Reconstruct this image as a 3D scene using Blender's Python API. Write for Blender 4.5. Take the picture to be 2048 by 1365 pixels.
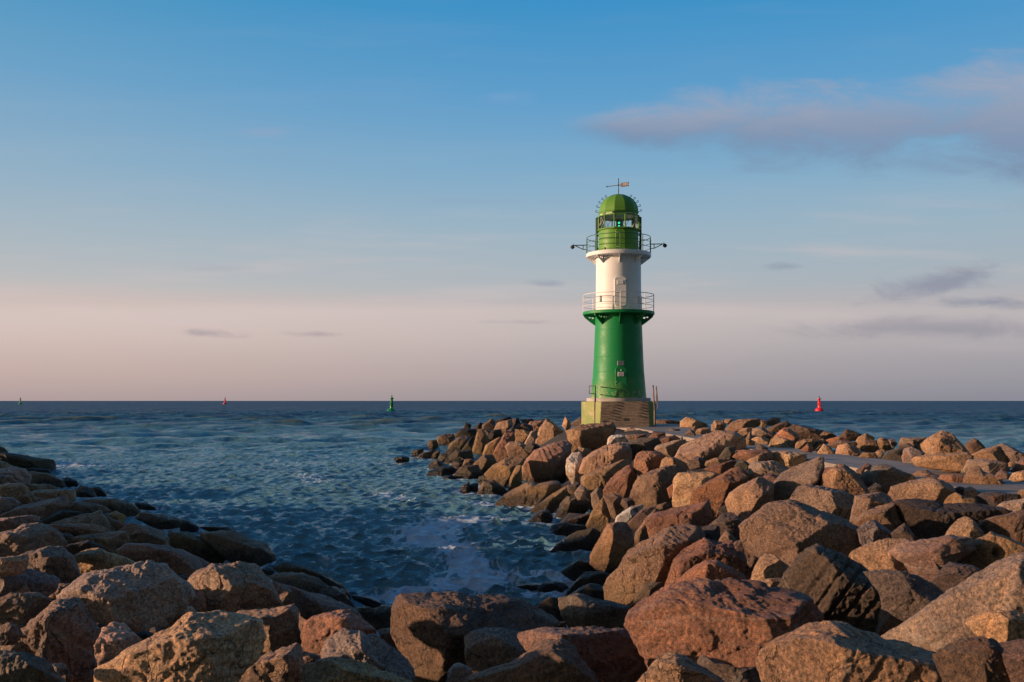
import bpy, bmesh, math, random
import numpy as np
from mathutils import Vector, Matrix

for o in list(bpy.data.objects):
    bpy.data.objects.remove(o)
scene = bpy.context.scene
col = scene.collection
R = math.radians

# ------------------------------------------------------------------ camera
F_PX, W_PX, H_PX, HORIZON = 2000.0, 2048.0, 1365.0, 802.0
EYE = Vector((0.0, 0.0, 3.5))
cd = bpy.data.cameras.new('camera')
cam = bpy.data.objects.new('camera', cd); col.objects.link(cam)
cam.location = EYE
cam.rotation_euler = (R(90), 0, 0)
cd.sensor_fit = 'HORIZONTAL'; cd.sensor_width = 36.0
cd.lens = 36.0 * F_PX / W_PX
cd.shift_y = (HORIZON - H_PX / 2) / W_PX
cd.clip_start = 0.1; cd.clip_end = 60000.0
scene.camera = cam

# ------------------------------------------------------------------ sun
SUN_EL = R(8.5)
_az = Vector((-0.995, -0.10, 0)).normalized()
TO_SUN = Vector((_az.x * math.cos(SUN_EL), _az.y * math.cos(SUN_EL), math.sin(SUN_EL)))
sl = bpy.data.lights.new('sun', 'SUN')
sl.energy = 5.0; sl.angle = R(0.5); sl.color = (1.0, 0.64, 0.42)
sun = bpy.data.objects.new('sun', sl); col.objects.link(sun)
sun.rotation_euler = TO_SUN.to_track_quat('Z', 'Y').to_euler()
sun.location = (-60, -25, 40)

scene.view_settings.view_transform = 'Standard'
scene.view_settings.look = 'None'
scene.view_settings.exposure = 0.25
scene.view_settings.gamma = 1.0
scene.view_settings.use_curve_mapping = False

# ------------------------------------------------------------------ node helper
class NT:
    def __init__(s, nt): s.nt = nt; s.n = nt.nodes; s.l = nt.links
    def new(s, t, **kw):
        n = s.n.new(t)
        for k, v in kw.items():
            setattr(n, k, v)
        return n
    def put(s, sock, v):
        if isinstance(v, bpy.types.NodeSocket): s.l.new(v, sock)
        elif v is not None: sock.default_value = v
    def math(s, op, a, b=None, c=None, clamp=False):
        n = s.new('ShaderNodeMath', operation=op); n.use_clamp = clamp
        s.put(n.inputs[0], a); s.put(n.inputs[1], b)
        if c is not None: s.put(n.inputs[2], c)
        return n.outputs[0]
    def mapr(s, v, a, b, c=0.0, d=1.0, smooth=True):
        n = s.new('ShaderNodeMapRange'); n.interpolation_type = 'SMOOTHSTEP' if smooth else 'LINEAR'
        s.put(n.inputs[0], v); s.put(n.inputs[1], a); s.put(n.inputs[2], b); s.put(n.inputs[3], c); s.put(n.inputs[4], d)
        return n.outputs[0]
    def mix(s, f, a, b, blend='MIX'):
        n = s.new('ShaderNodeMix', data_type='RGBA', blend_type=blend)
        s.put(n.inputs[0], f); s.put(n.inputs[6], a); s.put(n.inputs[7], b)
        return n.outputs[2]
    def noise(s, vec, scale, detail=4, rough=0.55, dist=0.0, out=0):
        n = s.new('ShaderNodeTexNoise'); s.put(n.inputs['Vector'], vec); s.put(n.inputs['Scale'], scale)
        s.put(n.inputs['Detail'], detail); s.put(n.inputs['Roughness'], rough); s.put(n.inputs['Distortion'], dist)
        return n.outputs[out]
    def voro(s, vec, scale, feature='F1', out='Distance'):
        n = s.new('ShaderNodeTexVoronoi'); n.feature = feature
        s.put(n.inputs['Vector'], vec); s.put(n.inputs['Scale'], scale)
        return n.outputs[out]
    def ramp(s, f, stops, interp='LINEAR'):
        n = s.new('ShaderNodeValToRGB'); cr = n.color_ramp; cr.interpolation = interp
        while len(cr.elements) < len(stops): cr.elements.new(0.5)
        for e, (p, c) in zip(cr.elements, stops):
            e.position = p; e.color = (c[0], c[1], c[2], 1)
        s.put(n.inputs[0], f)
        return n.outputs[0]
    def vmath(s, op, a, b=None):
        n = s.new('ShaderNodeVectorMath', operation=op)
        s.put(n.inputs[0], a)
        if b is not None: s.put(n.inputs[1], b)
        return n.outputs[0]
    def comb(s, x, y, z):
        n = s.new('ShaderNodeCombineXYZ'); s.put(n.inputs[0], x); s.put(n.inputs[1], y); s.put(n.inputs[2], z)
        return n.outputs[0]

def lin(r, g, b):
    f = lambda c: (c / 255 / 12.92) if c <= 10 else ((c / 255 + 0.055) / 1.055) ** 2.4
    return (f(r), f(g), f(b))

# ------------------------------------------------------------------ world: Nishita sky behind the camera, evening gradient and cloud in front
world = bpy.data.worlds.new('World'); scene.world = world
world.use_nodes = True
w = NT(world.node_tree); w.n.clear()
tc = w.new('ShaderNodeTexCoord')
sep = w.new('ShaderNodeSeparateXYZ'); w.l.new(tc.outputs['Generated'], sep.inputs[0])
dx, dy, dz = sep.outputs
ys = w.math('MAXIMUM', dy, 0.02)
u = w.math('DIVIDE', dx, ys)
v = w.math('DIVIDE', dz, ys)
el = w.math('MAXIMUM', dz, 0.0)
SKY_C = [(0.0, lin(164, 155, 159)), (0.025, lin(184, 171, 170)), (0.06, lin(196, 184, 181)), (0.092, lin(199, 189, 187)),
         (0.112, lin(181, 187, 191)), (0.16, lin(160, 182, 196)), (0.22, lin(130, 172, 201)), (0.29, lin(96, 158, 203)),
         (0.37, lin(62, 145, 199)), (0.5, lin(50, 128, 186)), (0.7, lin(42, 112, 172)), (1.0, lin(38, 98, 158))]
base = w.ramp(el, SKY_C)
# warmer to the left, cooler to the right along the horizon
side = w.mapr(u, -0.55, 0.55)
low = w.mapr(el, 0.0, 0.22, 1.0, 0.0)
warm = w.mix(w.math('MULTIPLY', w.math('SUBTRACT', 1.0, side), low), base, (1.16, 1.03, 0.96, 1), 'MULTIPLY')
warm = w.mix(w.math('MULTIPLY', w.mapr(u, -0.6, 0.1, 1.0, 0.0), w.mapr(el, 0.1, 0.35)), warm, (1.35, 1.06, 0.95, 1), 'MULTIPLY')
cool = w.mix(w.math('MULTIPLY', side, low), warm, (0.70, 0.79, 0.88, 1), 'MULTIPLY')
# soft horizontal streaks
st = w.noise(w.comb(w.math('MULTIPLY', u, 2.2), w.math('MULTIPLY', v, 26.0), 3.1), 1.6, 5, 0.5)
stm = w.math('MULTIPLY', w.mapr(st, 0.48, 0.78), w.mapr(v, 0.02, 0.11, 0.0, 1.0))
stm = w.math('MULTIPLY', stm, w.mapr(v, 0.12, 0.24, 0.55, 0.04))
sky = w.mix(stm, cool, lin(206, 192, 192) + (1,))
# edge of the pale haze bank at about 5.5 degrees
bank = w.math('MULTIPLY', w.mapr(w.math('ADD', v, w.math('MULTIPLY', w.noise(w.comb(w.math('MULTIPLY', u, 3.0), w.math('MULTIPLY', v, 20.0), 0.7), 1.5, 4, 0.5), 0.012)), 0.095, 0.107, 1.0, 0.0),
              w.mapr(v, 0.03, 0.095, 0.0, 0.42))
bank = w.math('MULTIPLY', bank, w.mapr(u, -0.6, 0.5, 1.0, 0.45))
sky = w.mix(bank, sky, lin(222, 206, 201) + (1,))
# the long soft cloud, widening towards the right
cu = w.math('DIVIDE', w.math('SUBTRACT', u, (1110 - 1024) / 2000), (2048 - 1110) / 2000.0)
hh = w.math('MAXIMUM', w.math('MULTIPLY_ADD', w.math('POWER', w.math('MAXIMUM', cu, 0.0), 0.7), 0.056, 0.005), 0.004)
vc = w.math('MULTIPLY_ADD', cu, 0.006, (802 - 254) / 2000.0)
wob = w.noise(w.comb(w.math('MULTIPLY', u, 9.0), w.math('MULTIPLY', v, 26.0), 1.7), 1.0, 9, 0.62, 0.5)
wob2 = w.noise(w.comb(w.math('MULTIPLY', u, 3.0), w.math('MULTIPLY', v, 9.0), 4.7), 1.0, 4, 0.5)
dd = w.math('DIVIDE', w.math('ABSOLUTE', w.math('SUBTRACT', v, vc)), hh)
body = w.math('SUBTRACT', w.math('ADD', w.math('MULTIPLY', wob, 2.1), w.math('MULTIPLY', wob2, 0.35)), w.math('MULTIPLY', dd, 0.70))
cm = w.math('MULTIPLY', w.mapr(body, 0.30, 1.25), w.mapr(cu, -0.02, 0.14, 0.0, 0.86))
ccol = w.mix(w.mapr(w.math('ADD', w.math('DIVIDE', w.math('SUBTRACT', v, vc), hh), wob), -0.3, 1.4), lin(120, 140, 170) + (1,), lin(162, 166, 184) + (1,))
sky = w.mix(cm, cool if False else sky, ccol)
# small clouds, (u, v) ellipses broken by noise
def cloud(sky, cx, cy, rx, ry, colr, strength, seed, tilt=0.0, nscale=3.0, lo=0.35, hi=0.75, stretch=2.6):
    uu = w.math('SUBTRACT', u, (cx - 1024) / 2000); vv = w.math('SUBTRACT', v, (802 - cy) / 2000)
    vv = w.math('SUBTRACT', vv, w.math('MULTIPLY', uu, tilt))
    wob = w.noise(w.comb(w.math('MULTIPLY', u, nscale * 4), w.math('MULTIPLY', v, nscale * 4 * stretch), seed), 1.0, 8, 0.62, 0.4)
    a = w.math('DIVIDE', uu, rx / 2000); b = w.math('DIVIDE', vv, ry / 2000)
    d = w.math('SQRT', w.math('ADD', w.math('MULTIPLY', a, a), w.math('MULTIPLY', b, b)))
    body = w.math('SUBTRACT', w.math('ADD', w.math('MULTIPLY', wob, 2.0), 0.1), w.math('MULTIPLY', d, 0.75))
    m = w.math('MULTIPLY', w.mapr(body, 0.2, 1.25), strength * 0.8)
    return w.mix(m, sky, colr + (1,))
sky = cloud(sky, 530, 266, 80, 14, lin(154, 166, 196), 0.55, 8.0, lo=0.4, hi=0.85)
sky = cloud(sky, 1010, 195, 60, 18, lin(128, 166, 206), 0.5, 2.3, lo=0.4, hi=0.85)
sky = cloud(sky, 985, 405, 170, 12, lin(142, 156, 188), 0.35, 9.3, lo=0.4, hi=0.85)
sky = cloud(sky, 1870, 568, 150, 32, lin(134, 137, 158), 0.85, 4.4, tilt=0.17, nscale=5.0, lo=0.42, hi=0.78)
sky = cloud(sky, 1975, 604, 120, 15, lin(104, 122, 150), 0.8, 6.1, nscale=5.0, lo=0.42, hi=0.8)
sky = cloud(sky, 1890, 658, 330, 26, lin(128, 128, 146), 0.6, 7.7, nscale=3.0, lo=0.42, hi=0.9)
sky = cloud(sky, 1090, 568, 45, 8, lin(140, 150, 168), 0.7, 3.9, nscale=7.0, lo=0.42, hi=0.8)
sky = cloud(sky, 1570, 534, 40, 9, lin(140, 152, 170), 0.7, 3.2, nscale=7.0, lo=0.42, hi=0.8)
sky = cloud(sky, 420, 667, 95, 9, lin(160, 148, 158), 0.75, 1.1, tilt=-0.03, nscale=7.0, lo=0.42, hi=0.8)
sky = cloud(sky, 640, 669, 70, 7, lin(164, 152, 160), 0.7, 2.9, tilt=-0.03, nscale=7.0, lo=0.42, hi=0.8)
sky = cloud(sky, 430, 537, 80, 8, lin(172, 170, 182), 0.5, 6.6, nscale=7.0, lo=0.42, hi=0.8)
sky = cloud(sky, 1060, 645, 90, 6, lin(158, 152, 162), 0.5, 5.6, nscale=7.0, lo=0.42, hi=0.8)
nish = w.new('ShaderNodeTexSky', sky_type='NISHITA')
nish.sun_disc = False; nish.sun_elevation = SUN_EL; nish.sun_rotation = math.atan2(TO_SUN.x, TO_SUN.y)
nish.altitude = 0; nish.air_density = 1.0; nish.dust_density = 1.5; nish.ozone_density = 1.5
bgN = w.new('ShaderNodeBackground'); w.l.new(nish.outputs[0], bgN.inputs[0]); bgN.inputs[1].default_value = 0.065
bgG = w.new('ShaderNodeBackground'); w.l.new(sky, bgG.inputs[0]); bgG.inputs[1].default_value = 0.84
mixw = w.new('ShaderNodeMixShader')
w.put(mixw.inputs[0], w.mapr(dy, -0.35, 0.35))
w.l.new(bgN.outputs[0], mixw.inputs[1]); w.l.new(bgG.outputs[0], mixw.inputs[2])
wo = w.new('ShaderNodeOutputWorld'); w.l.new(mixw.outputs[0], wo.inputs[0])

# ------------------------------------------------------------------ tagging and mesh helpers
def tag(o, label=None, cat=None, group=None, kind=None):
    if label: o['label'] = label
    if cat: o['category'] = cat
    if group: o['group'] = group
    if kind: o['kind'] = kind
    return o

def empty(name, loc, rz=0.0):
    o = bpy.data.objects.new(name, None); col.objects.link(o)
    o.location = loc; o.rotation_euler = (0, 0, rz); o.empty_display_size = 0.3
    return o

def obj(name, me, mat, parent=None):
    o = bpy.data.objects.new(name, me); col.objects.link(o)
    if mat is not None: me.materials.append(mat)
    if parent is not None: o.parent = parent
    return o

class MB:
    def __init__(s): s.v = []; s.f = []; s.sm = []
    def add(s, vs, fs, smooth=False):
        k = len(s.v); s.v += [tuple(p) for p in vs]
        for f in fs: s.f.append(tuple(i + k for i in f)); s.sm.append(smooth)
        return s
    def box(s, c, d, rz=0.0):
        cx, cy, cz = c; x, y, z = d[0] / 2, d[1] / 2, d[2] / 2
        cr, sr = math.cos(rz), math.sin(rz)
        vs = []
        for sx, sy, sz in ((-1,-1,-1),(1,-1,-1),(1,1,-1),(-1,1,-1),(-1,-1,1),(1,-1,1),(1,1,1),(-1,1,1)):
            a, b = sx * x, sy * y
            vs.append((cx + a * cr - b * sr, cy + a * sr + b * cr, cz + sz * z))
        return s.add(vs, [(0,3,2,1),(4,5,6,7),(0,1,5,4),(1,2,6,5),(2,3,7,6),(3,0,4,7)])
    def path(s, pts, r, n=8, closed=False, smooth=True):
        pts = [Vector(p) for p in pts]; m = len(pts); vs = []; fs = []
        prev = None
        for i, p in enumerate(pts):
            if closed: t = (pts[(i + 1) % m] - pts[i - 1]).normalized()
            else: t = (pts[min(i + 1, m - 1)] - pts[max(i - 1, 0)]).normalized()
            a = prev if prev is not None else (Vector((0, 0, 1)) if abs(t.z) < 0.9 else Vector((1, 0, 0)))
            b = (a - t * a.dot(t)).normalized(); prev = b
            c = t.cross(b)
            for k in range(n):
                ang = 2 * math.pi * k / n
                vs.append(p + (b * math.cos(ang) + c * math.sin(ang)) * r)
        rng = m if closed else m - 1
        for i in range(rng):
            j = (i + 1) % m
            for k in range(n):
                fs.append((i * n + k, i * n + (k + 1) % n, j * n + (k + 1) % n, j * n + k))
        s.add(vs, fs, smooth)
        if not closed:
            s.add(vs[:n], [tuple(reversed(range(n)))]); s.add(vs[-n:], [tuple(range(n))])
        return s
    def lathe(s, prof, n=48, smooth=True, off=0.0, split=False, cap=False):
        m = len(prof)
        if split:
            for k in range(n):
                a0 = off + 2 * math.pi * k / n; a1 = off + 2 * math.pi * (k + 1) / n
                vs = []
                for r, z in prof:
                    vs.append((r * math.sin(a0), -r * math.cos(a0), z)); vs.append((r * math.sin(a1), -r * math.cos(a1), z))
                s.add(vs, [(2*i, 2*i+1, 2*i+3, 2*i+2) for i in range(m - 1)], smooth)
        else:
            vs = []
            for k in range(n):
                a = off + 2 * math.pi * k / n
                for r, z in prof: vs.append((r * math.sin(a), -r * math.cos(a), z))
            fs = []
            for k in range(n):
                j = (k + 1) % n
                for i in range(m - 1): fs.append((k*m+i, j*m+i, j*m+i+1, k*m+i+1))
            s.add(vs, fs, smooth)
        if cap:
            for (r, z), rev in ((prof[0], True), (prof[-1], False)):
                vs = [(r * math.sin(off + 2*math.pi*k/n), -r * math.cos(off + 2*math.pi*k/n), z) for k in range(n)]
                s.add(vs, [tuple(reversed(range(n))) if rev else tuple(range(n))])
        return s
    def build(s, name, mat, parent=None, loc=None):
        me = bpy.data.meshes.new(name)
        me.from_pydata(s.v, [], s.f); me.update()
        me.polygons.foreach_set('use_smooth', s.sm)
        bm = bmesh.new(); bm.from_mesh(me); bmesh.ops.recalc_face_normals(bm, faces=bm.faces); bm.to_mesh(me); bm.free()
        o = obj(name, me, mat, parent)
        if loc is not None: o.location = loc
        return o

def at(px, py, depth):
    return Vector(((px - 1024) / F_PX * depth, depth, EYE.z + (HORIZON - py) / F_PX * depth))

# ------------------------------------------------------------------ materials
def material(name):
    m = bpy.data.materials.new(name); m.use_nodes = True
    t = NT(m.node_tree); t.n.clear()
    out = t.new('ShaderNodeOutputMaterial'); b = t.new('ShaderNodeBsdfPrincipled')
    t.l.new(b.outputs[0], out.inputs[0])
    return m, t, b, out

def paint(name, c, rough=0.35, dirt=0.25, dirtc=(0.12, 0.10, 0.06), scale=1.5, spec=0.5, rust=0.0, metal=0.0):
    m, t, b, out = material(name)
    co = t.new('ShaderNodeTexCoord').outputs['Object']
    n1 = t.noise(co, scale, 6, 0.6); n2 = t.noise(t.vmath('MULTIPLY', co, (6, 6, 0.7)), scale, 4, 0.6)
    cc = t.mix(t.math('MULTIPLY', t.mapr(n1, 0.45, 0.8), dirt), c + (1,), dirtc + (1,))
    cc = t.mix(t.math('MULTIPLY', t.mapr(n2, 0.5, 0.85), dirt * 0.7), cc, tuple(x * 0.6 for x in c) + (1,))
    if rust > 0:
        n3 = t.noise(co, scale * 4, 5, 0.65)
        cc = t.mix(t.math('MULTIPLY', t.mapr(n3, 0.66, 0.72), rust), cc, (0.16, 0.06, 0.025, 1))
    t.put(b.inputs['Base Color'], cc)
    t.put(b.inputs['Roughness'], t.mapr(n1, 0.2, 0.8, rough * 0.8, rough * 1.3))
    b.inputs['Specular IOR Level'].default_value = spec; b.inputs['Metallic'].default_value = metal
    bump = t.new('ShaderNodeBump'); bump.inputs['Strength'].default_value = 0.15; bump.inputs['Distance'].default_value = 0.01
    t.put(bump.inputs['Height'], t.noise(co, 9.0, 5, 0.6)); t.l.new(bump.outputs[0], b.inputs['Normal'])
    return m

M = {}
M['green_low'] = paint('green_gloss_paint', (0.010, 0.240, 0.070), 0.46, 0.10, (0.02, 0.15, 0.04), spec=0.3)
def mat_tower():          # gloss green, plate seams, rust runs, and paint flaking near the foot
    m = paint('green_tower_paint', (0.010, 0.240, 0.070), 0.46, 0.18, (0.02, 0.13, 0.04), spec=0.3)
    t = NT(m.node_tree); b = [n for n in t.n if n.type == 'BSDF_PRINCIPLED'][0]
    src = b.inputs['Base Color'].links[0].from_socket
    co = t.new('ShaderNodeTexCoord').outputs['Object']; sp = t.new('ShaderNodeSeparateXYZ'); t.l.new(co, sp.inputs[0]); z = sp.outputs[2]
    n = t.noise(co, 7.0, 8, 0.75); low = t.mapr(z, 1.6, 3.4, 1.0, 0.0)
    c = t.mix(t.math('MULTIPLY', t.mapr(t.noise(co, 1.6, 4, 0.6), 0.35, 0.6), t.math('MULTIPLY', low, 0.55)), src, (0.14, 0.26, 0.05, 1))
    fl = t.mapr(t.math('ADD', n, t.math('MULTIPLY', low, 0.12)), 0.66, 0.70)
    c = t.mix(t.math('MULTIPLY', fl, low), c, (0.42, 0.37, 0.20, 1))
    run = t.noise(t.vmath('MULTIPLY', co, (9.0, 9.0, 0.35)), 1.0, 5, 0.65)
    c = t.mix(t.math('MULTIPLY', t.mapr(run, 0.60, 0.78), 0.35), c, (0.03, 0.12, 0.05, 1))
    t.put(b.inputs['Base Color'], c)
    return m
M['green_tower'] = mat_tower()
M['green_dome'] = paint('green_dome_paint', (0.11, 0.28, 0.035), 0.5, 0.12, (0.06, 0.16, 0.02), spec=0.35)
M['green_rail'] = paint('green_rail_paint', (0.03, 0.16, 0.05), 0.5, 0.1)
M['green_dark'] = paint('dark_green_paint', (0.012, 0.07, 0.035), 0.5, 0.1)
M['white'] = paint('white_tower_paint', (0.76, 0.76, 0.76), 0.5, 0.10, (0.5, 0.45, 0.38), scale=0.9, spec=0.3)
M['white_rail'] = paint('white_rail_paint', (0.74, 0.73, 0.72), 0.5, 0.05)
M['dark'] = paint('dark_metal', (0.03, 0.03, 0.032), 0.5, 0.1)
M['brass'] = paint('weathered_copper', (0.085, 0.06, 0.05), 0.6, 0.2)
M['numeral'] = paint('pale_numeral', (0.38, 0.37, 0.36), 0.5, 0.0)
M['steel'] = paint('rail_steel', (0.20, 0.14, 0.11), 0.45, 0.3, (0.12, 0.06, 0.03), scale=6, metal=0.4)
M['grey_plate'] = paint('grey_plate', (0.16, 0.19, 0.20), 0.4, 0.1)
M['sign_white'] = paint('sign_white', (0.6, 0.6, 0.6), 0.5, 0.0)
M['sign_red'] = paint('sign_red', (0.5, 0.06, 0.05), 0.5, 0.0)
M['sign_ink'] = paint('sign_ink', (0.12, 0.12, 0.13), 0.5, 0.0)
M['inner_grey'] = paint('lantern_ceiling', (0.9, 0.88, 0.86), 0.7, 0.1)
M['buoy_red'] = paint('buoy_red_paint', (0.80, 0.018, 0.02), 0.3, 0.08, (0.4, 0.02, 0.02), scale=2)
M['buoy_green'] = paint('buoy_green_paint', (0.012, 0.27, 0.06), 0.3, 0.08, (0.01, 0.12, 0.04), scale=2)

def mat_peel():            # the yellow-green plinth with flaking paint
    m, t, b, out = material('flaking_green_paint')
    co = t.new('ShaderNodeTexCoord').outputs['Object']
    n = t.noise(co, 2.2, 8, 0.68); n2 = t.noise(co, 0.9, 3, 0.5)
    c = t.mix(t.mapr(n2, 0.35, 0.65), (0.16, 0.24, 0.035, 1), (0.24, 0.27, 0.06, 1))
    c = t.mix(t.mapr(n, 0.57, 0.62), c, (0.36, 0.31, 0.16, 1))
    t.put(b.inputs['Base Color'], c); b.inputs['Roughness'].default_value = 0.6
    bump = t.new('ShaderNodeBump'); bump.inputs['Strength'].default_value = 0.7; bump.inputs['Distance'].default_value = 0.03
    t.put(bump.inputs['Height'], n); t.l.new(bump.outputs[0], b.inputs['Normal'])
    return m
M['peel'] = mat_peel()

def mat_concrete(name, c1, c2, sc=3.0, rough=0.85, bumpd=0.01, streak=None):
    m, t, b, out = material(name)
    co = t.new('ShaderNodeTexCoord').outputs['Object']
    n = t.noise(co, sc, 8, 0.65); n2 = t.noise(co, sc * 9, 4, 0.6)
    c = t.mix(t.mapr(n, 0.4, 0.62), c1 + (1,), c2 + (1,))
    c = t.mix(t.math('MULTIPLY', t.mapr(n2, 0.5, 0.75), 0.35), c, tuple(x * 0.55 for x in c1) + (1,))
    if streak:
        n3 = t.noise(t.vmath('MULTIPLY', co, streak), 1.0, 5, 0.6)
        c = t.mix(t.math('MULTIPLY', t.mapr(n3, 0.42, 0.72), 0.6), c, tuple(x * 0.5 for x in c1) + (1,))
    t.put(b.inputs['Base Color'], c); b.inputs['Roughness'].default_value = rough
    bump = t.new('ShaderNodeBump'); bump.inputs['Strength'].default_value = 0.5; bump.inputs['Distance'].default_value = bumpd
    t.put(bump.inputs['Height'], t.math('ADD', n, t.math('MULTIPLY', n2, 0.5))); t.l.new(bump.outputs[0], b.inputs['Normal'])
    return m
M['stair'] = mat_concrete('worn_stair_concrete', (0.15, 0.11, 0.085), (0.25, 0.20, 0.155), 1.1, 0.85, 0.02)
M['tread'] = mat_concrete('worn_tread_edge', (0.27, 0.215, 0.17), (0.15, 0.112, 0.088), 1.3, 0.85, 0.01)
M['ring'] = mat_concrete('pale_concrete_ring', (0.42, 0.39, 0.36), (0.34, 0.30, 0.27), 2.0, 0.8, 0.006)
M['path'] = mat_concrete('path_concrete', (0.31, 0.255, 0.205), (0.22, 0.18, 0.15), 0.6, 0.75, 0.012, streak=(5.0, 0.35, 1.0))

def joints(m):            # slab joints across the path
    t = NT(m.node_tree); b = [n for n in t.n if n.type == 'BSDF_PRINCIPLED'][0]
    src = b.inputs['Base Color'].links[0].from_socket
    co = t.new('ShaderNodeTexCoord').outputs['Object']; sp = t.new('ShaderNodeSeparateXYZ'); t.l.new(co, sp.inputs[0])
    fy = t.math('ABSOLUTE', t.math('SUBTRACT', t.math('FRACT', t.math('MULTIPLY', t.math('ADD', sp.outputs[1], t.math('MULTIPLY', sp.outputs[0], 0.12)), 0.42)), 0.5))
    t.put(b.inputs['Base Color'], t.mix(t.mapr(fy, 0.0, 0.02, 0.75, 0.0), src, (0.10, 0.09, 0.08, 1)))
joints(M['path'])

def mat_glass():
    m = bpy.data.materials.new('lantern_glass'); m.use_nodes = True
    t = NT(m.node_tree); t.n.clear()
    out = t.new('ShaderNodeOutputMaterial'); tr = t.new('ShaderNodeBsdfTransparent'); gl = t.new('ShaderNodeBsdfGlossy')
    tr.inputs[0].default_value = (0.9, 0.93, 0.94, 1); gl.inputs['Roughness'].default_value = 0.05
    fr = t.new('ShaderNodeFresnel'); fr.inputs[0].default_value = 1.5
    mx = t.new('ShaderNodeMixShader'); t.put(mx.inputs[0], fr.outputs[0])
    t.l.new(tr.outputs[0], mx.inputs[1]); t.l.new(gl.outputs[0], mx.inputs[2]); t.l.new(mx.outputs[0], out.inputs[0])
    return m
M['glass'] = mat_glass()
def mat_emit(name, c, s):
    m, t, b, out = material(name)
    b.inputs['Base Color'].default_value = c + (1,); b.inputs['Emission Color'].default_value = c + (1,); b.inputs['Emission Strength'].default_value = s
    return m
M['lamp_green'] = mat_emit('green_lamp_light', (0.05, 0.95, 0.45), 0.9)

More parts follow.
